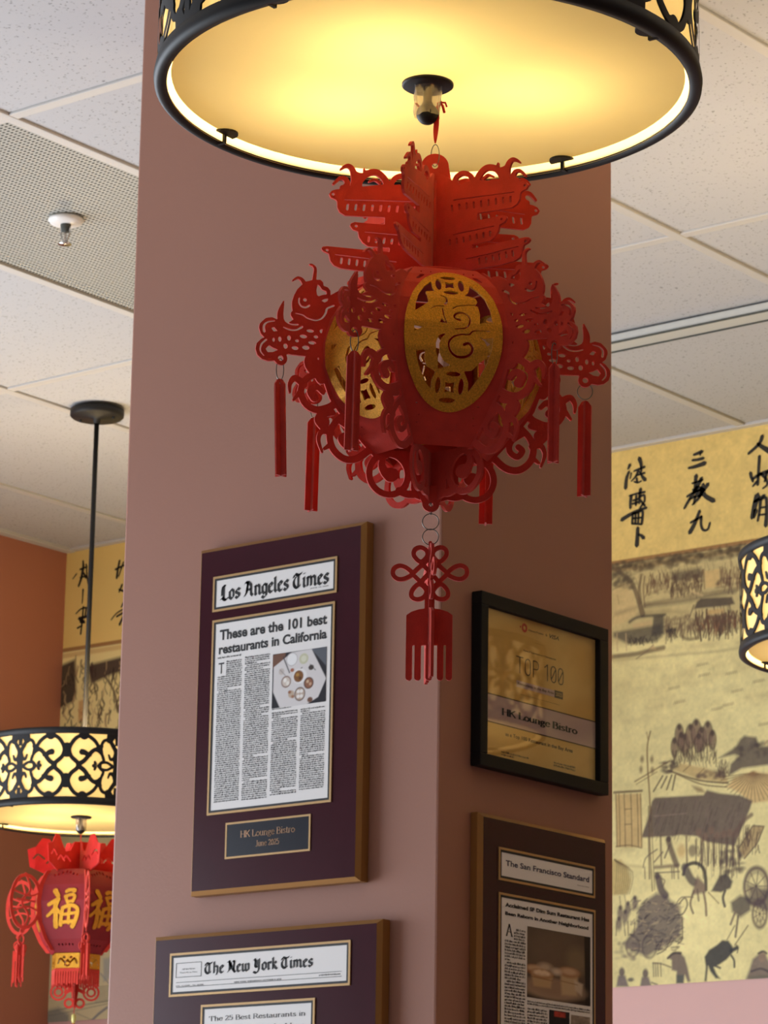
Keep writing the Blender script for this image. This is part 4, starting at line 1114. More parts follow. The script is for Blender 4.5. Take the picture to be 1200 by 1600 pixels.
def gold_shape():
    s = Sheet(-.046, .046, -.058, .080, .0007); k = K5*U
    q = lambda pts: [oval_xy(*p) for p in pts]
    s.poly([oval_xy(598+430*math.cos(t), 750+576*math.sin(t)) for t in np.linspace(0, 2*math.pi, 72, endpoint=False)])
    P = lambda pts, sm=False: s.poly(q(pts), cut=True, smooth=sm)
    E = lambda x, y, a, b: s.ellipse(*oval_xy(x, y), a*k, b*k*1.045, cut=True)
    S = lambda pts, w, w2=None: s.stroke(q(pts), w*k, (w if w2 is None else w2)*k, cut=True)
    P([(425, 288), (360, 340), (300, 425), (272, 505), (265, 572), (330, 528), (385, 485), (376, 430), (365, 395), (405, 388), (446, 386), (430, 350)])
    P([(755, 302), (820, 350), (882, 430), (922, 520), (942, 640), (870, 640), (825, 652), (832, 575), (815, 500), (790, 492), (812, 462), (800, 435), (760, 418), (705, 410), (742, 375), (755, 330)])
    for m in (1,):
        E(580, 243, 66, 17); E(588, 389, 64, 17); E(487, 315, 26, 54); E(685, 315, 26, 54); P([(543, 285), (583, 297), (623, 287), (617, 315), (624, 346), (583, 335), (543, 348), (550, 316)])
        E(615, 1056, 64, 18); E(488, 1142, 23, 56); E(690, 1142, 23, 56); P([(548, 1115), (592, 1124), (632, 1115), (628, 1150), (634, 1188), (592, 1180), (548, 1188), (554, 1150)]); E(582, 1243, 70, 19)
    S([(492, 424), (535, 440), (545, 470), (530, 495)], 10, 22); S([(515, 515), (450, 520), (400, 546)], 14, 7)
    S([(505, 540), (515, 600), (538, 662)], 14, 10); P([(497, 622), (535, 664), (476, 658)])
    P([(255, 694), (332, 704), (255, 746)])
    S([(655, 628), (615, 618), (608, 590), (645, 566), (700, 570), (738, 605), (738, 648), (705, 688), (610, 704)], 22, 10)
    S([(692, 828), (730, 815), (764, 848), (750, 895), (690, 922), (620, 915), (568, 870), (560, 815), (600, 768), (670, 745), (735, 742), (770, 710), (840, 706), (915, 704)], 26, 9)
    S([(592, 534), (640, 507), (720, 494), (800, 490)], 10, 10)
    P([(540, 738), (470, 765), (445, 830), (447, 885), (470, 945), (475, 1025), (585, 990), (522, 960), (482, 900), (476, 835), (498, 780)])
    P([(275, 895), (355, 882), (355, 950), (378, 1010), (430, 1030), (458, 1050), (428, 1110), (432, 1170), (380, 1130), (330, 1050), (295, 970)])
    P([(812, 755), (870, 772), (945, 755), (935, 850), (900, 960), (850, 1060), (755, 1180), (748, 1110), (705, 1030), (770, 1022), (828, 962), (895, 915), (905, 855), (870, 792)])
    return s
_pn, _gd = panel_shape(), gold_shape()
def on_panel(th, lift, half):
    c30 = math.cos(math.pi/6)
    def f(P, sd):
        z = P[:, 1]; r = body_R(z)*c30
        dr = (body_R(z+.003)-body_R(z-.003))*c30/.006
        n = 1/np.sqrt(1+dr*dr); o = lift+sd*half
        rad = r+o*n; zz = z-o*dr*n
        x = rad*math.cos(th)-P[:, 0]*math.sin(th); y = rad*math.sin(th)+P[:, 0]*math.cos(th)
        return np.column_stack([x, SG*y, zz])
    return f
for i in range(6):
    th = R_(11.5+60*i)
    v, fs = _pn.solid(on_panel(th, 0, .0011)); obj('barrel_panel', v, fs, M['felt'], LR)
    v, fs = _gd.solid(on_panel(th, .0022, .0009)); o = obj('gold_oval', v, fs, M['gold'], LR); o['label'] = 'gold glitter oval cut with the fu character'

MB().lathe([(.0001, 151.0*U), (86*U, 151.0*U), (87*U, 152.5*U), (86*U, 154.5*U), (.0001, 154.5*U)], 48).build('top_disc', M['felt'], LR)

# --- bottom: six ring scrolls meeting on the axis, and the tab
def bottom_shape():
    u = U; s = Sheet(-.002, .07, -.130, -.066, .0008)
    s.poly([(a*u, b*u) for a, b in [(0, -126), (62, -128), (56, -140), (38, -148), (32, -166), (33, -186), (30, -200), (12, -206), (0, -208)]])
    s.stroke([((69+31*math.cos(t))*u, (-166+33*math.sin(t))*u) for t in np.linspace(0, 2*math.pi, 28, endpoint=False)], 10*u, closed=True)
    s.stroke([(68*u, -128*u), (74*u, -134*u)], 14*u)
    s.stroke([(76*u, -136*u), (80*u, -152*u), (72*u, -166*u), (62*u, -166*u)], 7*u, 20*u); s.ellipse(66*u, -167*u, 11.5*u)
    s.stroke([(30*u, -196*u), (40*u, -196*u), (52*u, -192*u)], 12*u)
    return s
_bt = bottom_shape()
for i in range(6):
    a = R_(PAG[i]*.5+CORNER[i]*.5)
    v, fs = _bt.solid(lambda P, sd: cyl(a+sd*TH/2/np.maximum(P[:, 0], .012)*np.clip(P[:, 0]/.012, 0, 1), np.maximum(P[:, 0], 0), P[:, 1]))
    obj('ring_scroll', v, fs, M['felt'], LR)
zb = axis_pt(679, 789)-Z0
s = Sheet(-.016, .016, zb-.012, zb+.018, .0006); s.ellipse(0, zb, .0075).poly([(-.0075, zb), (.0075, zb), (.014, zb+.016), (-.014, zb+.016)]); s.ellipse(0, zb-.001, .0019, cut=True)
v, fs = s.solid(lambda P, sd: np.column_stack([np.full(len(P), .004+sd*TH/2), P[:, 0], P[:, 1]])); obj('bottom_tab', v, fs, M['felt'], LR)

# --- wire rings and the endless-knot pendant
zr = lambda y: axis_pt(677, y)-Z0
MB().tube(ring_pts((.004, 0), (zr(787)+zr(806))/2, .0012, .9, rz=(zr(787)-zr(806))/2), .00045, 6, True).build('pendant_ring', M['wire'], LR, True)
r1 = (zr(804.5)-zr(829.5))/2
MB().tube(ring_pts((.004, 0), (zr(804.5)+zr(829.5))/2, r1, R_(86)), .00045, 6, True).build('pendant_ring', M['wire'], LR, True)
MB().tube(ring_pts((.004, 0), (zr(828.5)+zr(853))/2, (zr(828.5)-zr(853))/2, R_(84)), .00045, 6, True).build('pendant_ring', M['wire'], LR, True)
def knot_shape():
    T0 = fin_pt(676.5, 900, R_(90))[0]
    # traced frame -> metres about the pendant's centre line
    k = U/5.0*1.0; cz = zr(898)
    q = lambda pts: [((x-484)*k, cz-(y-690)*k*1.035) for x, y in pts]
    s = Sheet(-.040, .040, zr(1068), zr(846), .0006)
    S = lambda pts, w=36, closed=False: s.stroke(q(pts), w*k, closed=closed)
    for m in (1, -1):
        F = lambda pts: [(484+m*(x-484), y) for x, y in pts]
        S(F([(345, 692), (300, 646), (245, 630), (202, 652), (198, 700), (235, 732), (290, 728)]), 34, True)
        S(F([(412, 600), (360, 556), (362, 508), (405, 488), (452, 510), (462, 555)]), 34, True)
        S(F([(402, 772), (348, 818), (344, 868), (386, 890), (438, 872), (458, 822)]), 34, True)
        s.stroke(q(F([(345, 692), (484, 565)])), 34*k, smooth=False); s.stroke(q(F([(345, 692), (484, 825)])), 34*k, smooth=False)
        s.stroke(q(F([(412, 605), (560, 760)])), 34*k, smooth=False)
    s.poly(q([(446, 850), (522, 850), (522, 970), (446, 970)]))
    s.poly(q([(305, 1012), (345, 985), (405, 966), (484, 958), (563, 966), (625, 985), (664, 1012), (664, 1240), (305, 1240)]))
    for x in (329, 397, 484, 572, 640): s.stroke(q([(x, 1220), (x, 1486)]), 49*k, smooth=False)
    s.ellipse(0, cz-(455-690)*k*1.035, 14*k)
    s.stroke(q([(484, 450), (484, 560)]), 22*k, smooth=False)
    return s
_kn = knot_shape()
for j, a in enumerate((R_(4), R_(82))):
    cx, cy = .004, 0.0
    ca, sa = math.cos(a), math.sin(a)
    v, fs = _kn.solid(lambda P, sd: np.column_stack([cx+P[:, 0]*sa+sd*TH/2*ca, SG*(P[:, 0]*ca-sd*TH/2*sa), P[:, 1]]))
    obj('knot_pendant', v, fs, M['felt'], LR)

# --- the ribbon it hangs by
def ribbon():
    za, zb_ = axis_pt(684, 160), Z0+zt+.0215
    o = empty('hanging_ribbon', (AX[0], AX[1], zb_))
    tag(o, 'thin red ribbon tied to the lamp finial, holding up the felt lantern', 'ribbon')
    e1 = np.array([E1[0], E1[1], 0]); e2 = np.array([E2[0], E2[1], 0]); up = np.array([0, 0, 1.0])
    n = 14; v = []; f = []
    Lr = za-zb_
    for i in range(n+1):
        t = i/n; w = .0006+.0022*math.sin(math.pi*min(1, t*1.05))**.8
        c = up*(Lr*t)+e1*(.0018*math.sin(2.2*t)*t)
        tw = .5+1.2*t
        d = e1*math.cos(tw*.5)+e2*math.sin(tw*.5)
        for sgn in (1, -1):
            v.append(c+d*w+e2*sgn*.0002); v.append(c-d*w+e2*sgn*.0002)
    for i in range(n):
        a = 4*i
        f += [(a, a+1, a+5, a+4), (a+2, a+6, a+7, a+3), (a, a+4, a+6, a+2), (a+1, a+3, a+7, a+5)]
    obj('strand', v, f, M['ribbon'], o)
    top = up*Lr+e1*.001
    c = AX - _cd
    back = -e1*.0075
    MB().tube([top+back+np.array([.0112*math.cos(t)*E1[0]+.0112*math.sin(t)*E2[0], .0112*math.cos(t)*E1[1]+.0112*math.sin(t)*E2[1], .002*math.sin(t)]) for t in np.linspace(math.pi+.2, 2*math.pi+.1, 14)], .0011, 6).build('knot_loop', M['ribbon'], o, True)
    MB().tube([top+e1*.003, top+e1*.0052-up*.004+e2*.002, top+e1*.0068-up*.011+e2*.003], .0012, 6).tube([top+e1*.002, top+e1*.0075-up*.001+e2*.002, top+e1*.0090-up*.005+e2*.002], .0009, 6).build('loose_end', M['ribbon'], o, True)
ribbon()

# ------------------------------------------------------------------ the painted mural on the back wall
MZ0, MZ1 = H+.7595, ZC-.001
MY = YB-.0025
MU = empty('wall_mural', (XL, YB, MZ0))
tag(MU, 'yellow wallpaper mural of an old ink riverside town with brush calligraphy above', 'mural')
ZLINE = H+1.7605
def base_canvas(x0, x1, step, seed):
    nx, nz = int((x1-x0)/step)+1, int((MZ1-MZ0)/step)+1
    c = Canvas(nx, nz, (238, 224, 158), aspect=(MZ1-MZ0)/(x1-x0))
    c.noise(2.2*(x1-x0)/.5, .05, seed, 1.6)
    top = (ZLINE-MZ0)/(MZ1-MZ0)
    band = c.Y > top
    c.C[band] = lin(232, 203, 124)[:3]
    s_ = c.C.copy(); c.noise(1.5, .012, seed+1, 3)
    w = .011/(x1-x0)
    c.stroke([(0, top), (1, top)], w, (150, 104, 62), .9, 1.5, smooth=False)
    c.stroke([(0, top-.012), (1, top-.012)], w*1.2, (206, 172, 112), .7, 3, smooth=False)
    return c
def lay(c, x0, x1):
    return colour_grid('wallpaper_sheet', c, lambda u, w: np.column_stack([x0+u*(x1-x0)-XL, np.full(len(u), MY-YB), w*(MZ1-MZ0)]), MU)
INK1, INK2, INK3, BRN = (84, 70, 62), (112, 94, 82), (62, 56, 56), (128, 98, 66)

def right_strip():
    x0, x1 = -4.42, -3.40
    c = base_canvas(x0, x1, .0018, 3)
    W = x1-x0; R = random.Random(5)
    def Z(ox, oy, sc):
        def q(pts):
            o = []
            for x, y in pts:
                p = at(ox+x/sc, oy+y/sc, 1, MY); o.append(((p[0]-x0)/W, (p[2]-MZ0)/(MZ1-MZ0)))
            return o
        k = .0018/W*1.03/1.2                  # one photo pixel on the wall is about 1.5 mm
        K = .00150/W/sc
        S = lambda pts, w, col=INK1, a=.9, soft=1.5, w2=None, sm=True: c.stroke(q(pts), max(w*K, .9*c.px), col, a, soft, None if w2 is None else max(w2*K, .7*c.px), sm)
        P = lambda pts, col=INK1, a=.9, soft=2.0, sm=False: c.poly(q(pts), col, a, soft, sm)
        def D(x, y, a_, b_, col=INK1, a=.9, soft=2.0, ring=None):
            u, v = q([(x, y)])[0]; c.disc(u, v, a_*K, b_*K, col, a, soft, None if ring is None else ring*K)
        def hatch(xa, xb, ya, yb, n, w, col=INK1, a=.6, lean=0, ln=(.3, 1.0), slope=-.15):
            for _ in range(n):
                x = R.uniform(xa, xb); y = R.uniform(ya, yb)+slope*(x-xa); h = (yb-ya)*R.uniform(*ln)*.5
                l = R.uniform(-1, 1)*12+lean
                S([(x-l, y-h), (x+R.uniform(-6, 6), y), (x+l, y+h)], R.uniform(.5, 1.4)*w, col, a*R.uniform(.6, 1.2), 1.5)
        def dabs(xa, xb, ya, yb, n, r, col, a=.5, slope=-.15):
            for _ in range(n):
                x = R.uniform(xa, xb); y = R.uniform(ya, yb)+slope*(x-xa)
                D(x, y, r*R.uniform(.4, 1.2), r*R.uniform(.3, .8), col, a*R.uniform(.5, 1.1), 3)
        return S, P, D, hatch, dabs
    # ---- the far bank: trees, halls, boats
    S, P, D, hatch, dabs = Z(940, 640, 4.446)
    P([(-2000, 1400), (60, 1085), (1500, 870), (4000, 500), (4000, 900), (1500, 1420), (60, 1640), (-2000, 1950)], (150, 122, 82), .45, 14)
    dabs(60, 1500, 1085, 1150, 190, 34, (96, 80, 58), .5); dabs(60, 1500, 1070, 1120, 160, 20, (74, 64, 50), .6)
    hatch(60, 1500, 1150, 1270, 90, 8, (120, 96, 70), .35, slope=-.15)
    P([(80, 1255), (150, 1215), (195, 1195), (225, 1270), (245, 1420), (150, 1480), (80, 1500)], (208, 184, 128), .9, 5)
    S([(80, 1250), (190, 1198)], 6, BRN, .6); S([(110, 1290), (120, 1350)], 6, BRN, .5)
    S([(80, 1100), (190, 1180), (235, 1260), (265, 1350), (285, 1420)], 26, (104, 84, 62), .8, 2, 44)
    S([(275, 1150), (262, 1240), (270, 1340)], 22, (110, 90, 66), .7, 2, 30); S([(300, 1160), (290, 1250), (300, 1370)], 14, (120, 96, 70), .7)
    dabs(60, 230, 1100, 1220, 70, 24, (92, 80, 62), .5, .2)
    hatch(310, 470, 1160, 1260, 40, 8, (104, 78, 58), .6); dabs(310, 700, 1180, 1290, 90, 18, (112, 84, 62), .5)
    P([(480, 1130), (690, 1095), (700, 1170), (490, 1200)], (82, 68, 58), .75, 6); hatch(480, 700, 1190, 1290, 60, 9, (90, 68, 54), .65)
    P([(714, 1122), (818, 1106), (826, 1228), (722, 1240)], (214, 184, 122), .9, 3); S([(710, 1110), (715, 1245)], 8, BRN, .8); S([(822, 1095), (832, 1225)], 8, BRN, .8)
    hatch(835, 1400, 1120, 1240, 110, 9, (112, 80, 60), .6); dabs(800, 960, 1180, 1240, 30, 16, (96, 72, 58), .6)
    S([(100, 1420), (330, 1350), (620, 1290), (960, 1240), (1400, 1180)], 26, (120, 98, 74), .45, 6); S([(310, 1360), (560, 1330), (760, 1290), (920, 1262)], 34, (84, 72, 62), .6, 6)
    S([(620, 1260), (700, 1290)], 14, (208, 182, 130), .8, 3); S([(250, 1420), (420, 1400), (600, 1410)], 20, (128, 104, 76), .4, 6)
    P([(662, 1335), (690, 1312), (905, 1300), (925, 1350), (870, 1362), (640, 1385)], (78, 66, 60), .9, 3)
    S([(640, 1360), (612, 1440)], 12, (92, 76, 62), .7); hatch(640, 940, 1440, 1570, 120, 10, (88, 68, 56), .7); dabs(650, 930, 1440, 1540, 60, 18, (112, 84, 66), .6)
    P([(735, 1395), (850, 1380), (850, 1410), (740, 1425)], (206, 172, 112), .8, 3)
    hatch(440, 640, 1480, 1580, 70, 9, (112, 92, 72), .5); dabs(430, 640, 1450, 1560, 50, 18, (120, 98, 76), .5)
    P([(360, 1432), (432, 1424), (436, 1560), (345, 1572)], (70, 64, 60), .85, 4); S([(195, 1475), (260, 1440), (440, 1425)], 22, (76, 68, 60), .8, 3)
    P([(215, 1492), (350, 1462), (350, 1500), (225, 1520)], (204, 178, 126), .9, 3)
    S, P, D, hatch, dabs = Z(940, 960, 4.615)
    P([(85, 130), (200, 108), (432, 70), (436, 160), (390, 200), (190, 215), (85, 160)], (76, 70, 64), .8, 5); hatch(195, 400, 165, 220, 50, 7, (70, 62, 54), .7)
    for x in (110, 175): S([(x, 140), (x+4, 262)], 9, (196, 170, 124), .8)
    S([(80, 305), (250, 285), (345, 262), (446, 240)], 34, (104, 86, 66), .8, 3); S([(250, 320), (330, 262), (372, 220)], 8, INK2, .8); P([(340, 250), (372, 218), (392, 250)], (196, 168, 118), .8, 3)
    hatch(470, 540, 110, 165, 14, 9, (70, 60, 52), .8); S([(470, 120), (530, 110)], 20, (64, 56, 52), .8, 3)
    S([(570, 150), (620, 178), (690, 170)], 26, (110, 92, 70), .7, 3)
    for x in (695, 770, 828, 890, 910, 1000, 1060): S([(x, 30+R.uniform(0, 40)), (x+4, 185+R.uniform(-12, 0))], 10, (92, 66, 48), .8)
    hatch(700, 1500, 40, 120, 90, 9, (100, 72, 54), .6); hatch(700, 1500, 80, 170, 40, 8, (150, 104, 70), .6)
    S([(80, 330), (340, 310), (560, 290), (820, 268), (1010, 240), (1500, 180)], 14, (150, 124, 84), .5, 5)
    for _ in range(60):
        x = R.uniform(80, 1500); y = R.uniform(300, 800)-.15*(x-80); l = R.uniform(60, 260)
        S([(x, y), (x+l*.5, y-l*.06), (x+l, y-l*.16)], R.uniform(10, 34), (170, 142, 96), R.uniform(.10, .28), 10)
    for x, y in ((725, 370), (740, 445), (935, 432), (975, 560), (1130, 490), (910, 660), (830, 690), (1170, 800), (520, 540), (560, 640)):
        for k in range(6): S([(x-40+14*k, y+8-3*k), (x-34+14*k, y-12-3*k), (x-26+14*k, y+4-3*k)], 5, (140, 112, 76), .5)
    # ---- the near bank: mast, porters, roofs
    S([(352, 845), (330, 950), (332, 1100), (345, 1290), (352, 1490)], 12, BRN, .9); S([(325, 850), (334, 900)], 8, BRN, .7)
    S([(240, 1205), (380, 1122), (490, 1056)], 10, BRN, .8); S([(250, 1225), (400, 1135)], 7, BRN, .7)
    for x, y in ((292, 1045), (362, 1046), (284, 1118), (366, 1125)): D(x, y, 14, 24, (132, 106, 76), .8, 3)
    for x, y, w, h in ((525, 960, 26, 60), (560, 870, 34, 70), (602, 940, 30, 70), (640, 880, 40, 80), (682, 850, 40, 85), (722, 900, 38, 80), (765, 860, 38, 80), (800, 905, 28, 60), (575, 920, 24, 60), (700, 930, 36, 60)):
        D(x, y, w, h, (132, 106, 88), .85, 4); D(x, y, w, h, (78, 62, 56), .75, 2, 9); D(x, y-h*.82, 16, 22, (84, 68, 60), .85, 2)
        S([(x-8, y+h*.5), (x-4, y+h+60)], 7, (92, 72, 60), .8); S([(x+12, y+h*.5), (x+18, y+h+50)], 7, (92, 72, 60), .8)
    hatch(500, 830, 990, 1070, 60, 8, (92, 74, 62), .6, slope=0)
    P([(510, 1120), (570, 1075), (760, 1110), (910, 1180), (905, 1215), (700, 1190)], (196, 168, 112), .8, 4)
    S([(480, 1125), (700, 1196), (912, 1216)], 12, (104, 82, 60), .9); S([(540, 1150), (720, 1225), (905, 1245)], 9, (120, 94, 66), .9); S([(590, 1130), (640, 1085)], 8, BRN, .7); S([(700, 1150), (740, 1110)], 8, BRN, .7)
    dabs(690, 890, 1130, 1180, 30, 22, (104, 84, 72), .7, 0); hatch(840, 920, 1060, 1150, 24, 8, (100, 80, 68), .7, slope=0)
    dabs(440, 540, 1060, 1150, 26, 20, (92, 76, 66), .8, 0)
    for a, b in (((440, 1165), (375, 1275)), ((470, 1170), (430, 1250)), ((505, 1160), (470, 1262)), ((532, 1160), (510, 1265))): S([a, b], 13, (92, 74, 60), .85)
    P([(650, 1235), (690, 1280), (750, 1285), (720, 1250)], (150, 122, 84), .8, 4)
    P([(845, 1035), (970, 955), (1000, 900), (1030, 875), (1115, 885), (1140, 955), (1215, 945), (1480, 900), (1480, 1050), (1200, 1085), (1010, 1110), (915, 1165), (930, 1080), (990, 1020), (960, 1010)], (92, 78, 74), .88, 4)
    dabs(960, 1480, 900, 1060, 70, 26, (78, 66, 64), .4, -.08); hatch(1130, 1480, 890, 950, 30, 8, (170, 138, 100), .7, slope=0)
    P([(905, 1245), (960, 1175), (1095, 1130), (1230, 1150), (1330, 1220), (1360, 1330), (1070, 1362), (1000, 1290)], (216, 184, 124), .9, 4)
    for k in range(22):
        a = math.pi*(.06+.88*k/21); S([(1092, 1142), (1092+math.cos(a)*245, 1142+math.sin(a)*(215-40*abs(math.cos(a))))], 5, (120, 92, 64), .85)
    D(1092, 1148, 26, 18, (150, 118, 80), .8, 3)
    P([(362, 1350), (384, 1322), (735, 1302), (760, 1268), (850, 1290), (1000, 1305), (1088, 1345), (1070, 1400), (960, 1670), (760, 1640), (690, 1600), (560, 1590), (520, 1600), (285, 1610), (345, 1440)], (100, 84, 78), .92, 3)
    for _ in range(150):
        x = R.uniform(340, 1040); y = R.uniform(1330, 1580); S([(x, y), (x-10, y+34), (x-18, y+60)], R.uniform(4, 9), R.choice([(78, 66, 62), (128, 108, 98), (88, 72, 66)]), .45)
    S([(380, 1455), (610, 1435)], 8, (150, 128, 112), .7)
    S([(90, 1284), (290, 1272)], 16, (112, 88, 64), .85)
    P([(100, 1300), (285, 1290), (295, 1680), (108, 1680)], (208, 176, 116), .85, 3)
    S, P, D, hatch, dabs = Z(940, 1260, 4.615)
    for x in (108, 130, 168, 216, 262, 286): S([(x-6, -90), (x, 100), (x+3, 290)], 7, (108, 84, 60), .85)
    for y in (20, 130): S([(168, y), (216, y-2)], 7, (108, 84, 60), .8)
    S([(104, 290), (200, 280), (290, 300)], 8, (112, 88, 64), .8); S([(110, 320), (220, 312)], 18, (170, 148, 100), .4, 8)
    S([(338, 0), (350, 300), (366, 610)], 8, (112, 90, 62), .9); S([(356, 0), (368, 300), (382, 600)], 7, (112, 90, 62), .8)
    P([(60, 380), (140, 385), (185, 440), (208, 530), (200, 590), (180, 632), (60, 642)], (206, 182, 116), .9, 4)
    for k in range(9): S([(95, 385), (110+14*k, 440+4*k), (96+13*k, 632)], 5, (112, 92, 66), .8)
    S([(160, 425), (290, 435)], 14, (168, 146, 98), .5, 5)
    for x in (340, 425, 610): S([(x, 215), (x+6, 420 if x > 350 else 520)], 14, (112, 90, 74), .8)
    S([(300, 440), (320, 370), (400, 310)], 10, INK2, .8); S([(380, 400), (440, 330)], 12, (120, 100, 84), .8); S([(385, 480), (560, 470)], 10, INK2, .8); S([(385, 440), (555, 425)], 22, (128, 106, 86), .8, 3)
    for x in (310, 505, 520, 550): S([(x, 440), (x+4, 520)], 9, INK2, .8)
    S([(480, 240), (500, 310), (540, 420)], 44, (104, 86, 76), .85, 3); S([(490, 280), (455, 370)], 14, (104, 86, 76), .8); D(484, 236, 20, 22, (92, 76, 68), .9)
    D(575, 320, 34, 46, (206, 164, 100), .6, 5); D(655, 320, 34, 42, (112, 92, 80), .7, 3)
    for x in (700, 745, 790, 830, 880, 925, 970): D(x, 210+R.uniform(-40, 30), 26, 28, (128, 104, 86), .85, 3); S([(x-16, 230), (x-20, 420)], 10, (96, 78, 68), .8); S([(x+16, 230), (x+22, 430)], 10, (104, 84, 72), .8)
    hatch(680, 1000, 260, 480, 60, 9, (104, 84, 74), .6, slope=0); dabs(860, 1020, 320, 480, 40, 26, (88, 74, 70), .6, 0)
    P([(990, 300), (1090, 140), (1170, 145), (1120, 270), (1030, 375)], (180, 152, 104), .85, 3); S([(990, 300), (1090, 140), (1170, 145), (1120, 270), (1030, 375)], 10, (96, 78, 68), .85, sm=False); hatch(1010, 1140, 170, 320, 30, 8, (100, 80, 68), .7, slope=0)
    S([(950, 210), (1020, 110), (1080, 60)], 30, (112, 90, 78), .8, 3)
    # horse, ox and carts
    S([(590, 490), (610, 430), (680, 408), (735, 450), (750, 520), (752, 600)], 26, INK3, .9); S([(600, 440), (640, 520), (665, 545)], 60, (84, 72, 74), .85, 3); P([(690, 500), (745, 560), (750, 620), (650, 640), (670, 560)], (124, 98, 88), .85, 4)
    S([(665, 610), (640, 700), (660, 770)], 16, (112, 92, 78), .85); S([(690, 600), (700, 680)], 14, (112, 92, 78), .8); S([(735, 620), (750, 700), (755, 785)], 18, (120, 98, 82), .85); S([(770, 620), (845, 700)], 8, BRN, .8)
    P([(790, 612), (850, 500), (900, 480), (945, 540), (930, 590), (860, 620)], (74, 64, 66), .92, 3); S([(890, 610), (875, 660), (888, 720)], 20, (74, 64, 66), .9)
    D(1115, 575, 95, 125, (96, 78, 76), .85, 3, 26); D(1115, 575, 70, 95, (104, 86, 82), .6, 3, 10); D(1140, 775, 56, 92, (96, 78, 72), .85, 3, 18); D(1140, 775, 30, 52, (104, 84, 76), .8, 3, 10)
    for k in range(9): a = 2*math.pi*k/9; S([(1115, 575), (1115+80*math.cos(a), 575+110*math.sin(a))], 7, (92, 76, 74), .8); S([(1140, 775), (1140+46*math.cos(a), 775+78*math.sin(a))], 7, (100, 80, 72), .7)
    P([(1050, 560), (1200, 600), (1400, 620), (1400, 740), (1180, 760), (1080, 700)], (86, 72, 74), .8, 6)
    P([(930, 690), (1000, 640), (1080, 660), (1075, 750), (1000, 800), (940, 760)], (74, 64, 68), .85, 5); S([(960, 770), (930, 850)], 16, (120, 98, 86), .85); S([(985, 790), (965, 940)], 16, (92, 76, 74), .85)
    S([(1055, 860), (960, 1000)], 9, (104, 84, 70), .85); S([(960, 860), (905, 960)], 8, (104, 84, 70), .8)
    P([(262, 735), (330, 670), (395, 625), (470, 640), (500, 680), (560, 710), (585, 830), (560, 950), (500, 985), (400, 1040), (330, 1085), (180, 1030), (165, 985), (250, 870)], (96, 82, 86), .85, 6)
    for _ in range(170):
        x = R.uniform(200, 570); y = R.uniform(680, 1040); l = R.uniform(16, 46); a = R.uniform(-.9, .4)
        S([(x, y), (x+l*math.cos(a), y+l*math.sin(a)*1.2)], R.uniform(5, 14), R.choice([(62, 54, 60), (78, 68, 72), (178, 158, 122), (110, 96, 92)]), .6)
    S([(560, 700), (600, 660), (618, 710), (590, 770), (560, 785)], 11, (84, 70, 68), .85); S([(545, 690), (580, 655), (660, 655)], 9, INK2, .8)
    S([(580, 800), (582, 950), (550, 990)], 10, (84, 70, 68), .85); S([(505, 940), (460, 1030), (400, 1065)], 9, (84, 70, 68), .85); S([(440, 960), (410, 1040)], 9, (84, 70, 68), .8)
    D(345, 1010, 60, 80, (84, 72, 74), .8, 3, 10); D(225, 1010, 55, 70, (84, 72, 74), .8, 3, 10)
    D(400, 500, 22, 24, (84, 72, 72), .9); S([(410, 520), (430, 600), (460, 640)], 56, (92, 78, 80), .9, 3); S([(420, 515), (455, 535), (440, 580)], 9, INK2, .8)
    for x, y in ((135, 770), (190, 740), (240, 700), (170, 800), (125, 850)): D(x, y, 26, 46, (104, 88, 88), .8, 4); D(x, y-40, 14, 16, (84, 70, 70), .9)
    for x in (110, 160, 190, 240): S([(x, 830), (x+R.uniform(-14, 14), 930)], 9, (104, 86, 78), .8)
    S([(130, 650), (140, 740)], 8, INK2, .7); S([(165, 640), (180, 730)], 8, INK2, .6); dabs(100, 260, 980, 1110, 30, 20, (120, 104, 96), .5, 0)
    P([(742, 1085), (775, 1035), (830, 1000), (870, 965), (915, 968), (945, 1010), (945, 1055), (900, 1105), (850, 1140), (808, 1160), (828, 1205), (855, 1242), (822, 1240), (785, 1190), (768, 1150), (756, 1262), (742, 1260), (752, 1160)], (58, 58, 62), .95, 2.5)
    S([(935, 1040), (975, 1020)], 30, (58, 58, 62), .95, 2.5); S([(972, 1000), (985, 1020), (978, 1055)], 8, (70, 64, 62), .9); S([(935, 1075), (955, 1110), (958, 1158)], 15, (58, 58, 62), .95); S([(820, 1150), (855, 1165)], 15, (70, 68, 70), .9)
    P([(478, 1092), (520, 1056), (570, 1056), (600, 1090), (622, 1170), (640, 1262), (622, 1268), (600, 1215), (590, 1275), (540, 1275), (540, 1190), (505, 1180), (505, 1110)], (112, 94, 90), .9, 3); S([(478, 1094), (520, 1058), (570, 1058)], 18, (72, 62, 64), .9); P([(540, 1215), (592, 1215), (588, 1275), (540, 1275)], (86, 92, 84), .8, 3)
    S([(500, 1160), (430, 1135), (370, 1130)], 10, (112, 94, 80), .85)
    for x in (372, 388, 404, 425): S([(x, 1130), (x+4, 1225)], 9, (92, 78, 74), .8)
    for x, y in ((150, 1240), (320, 1250)): P([(x-45, y+60), (x-30, y-20), (x+20, y-20), (x+45, y+60)], (112, 98, 100), .9, 3); D(x-4, y-45, 24, 32, (96, 82, 82), .9, 2.5)
    D(210, 1250, 26, 14, (84, 76, 78), .85); S([(360, 1270), (400, 1285)], 12, (112, 98, 92), .8)
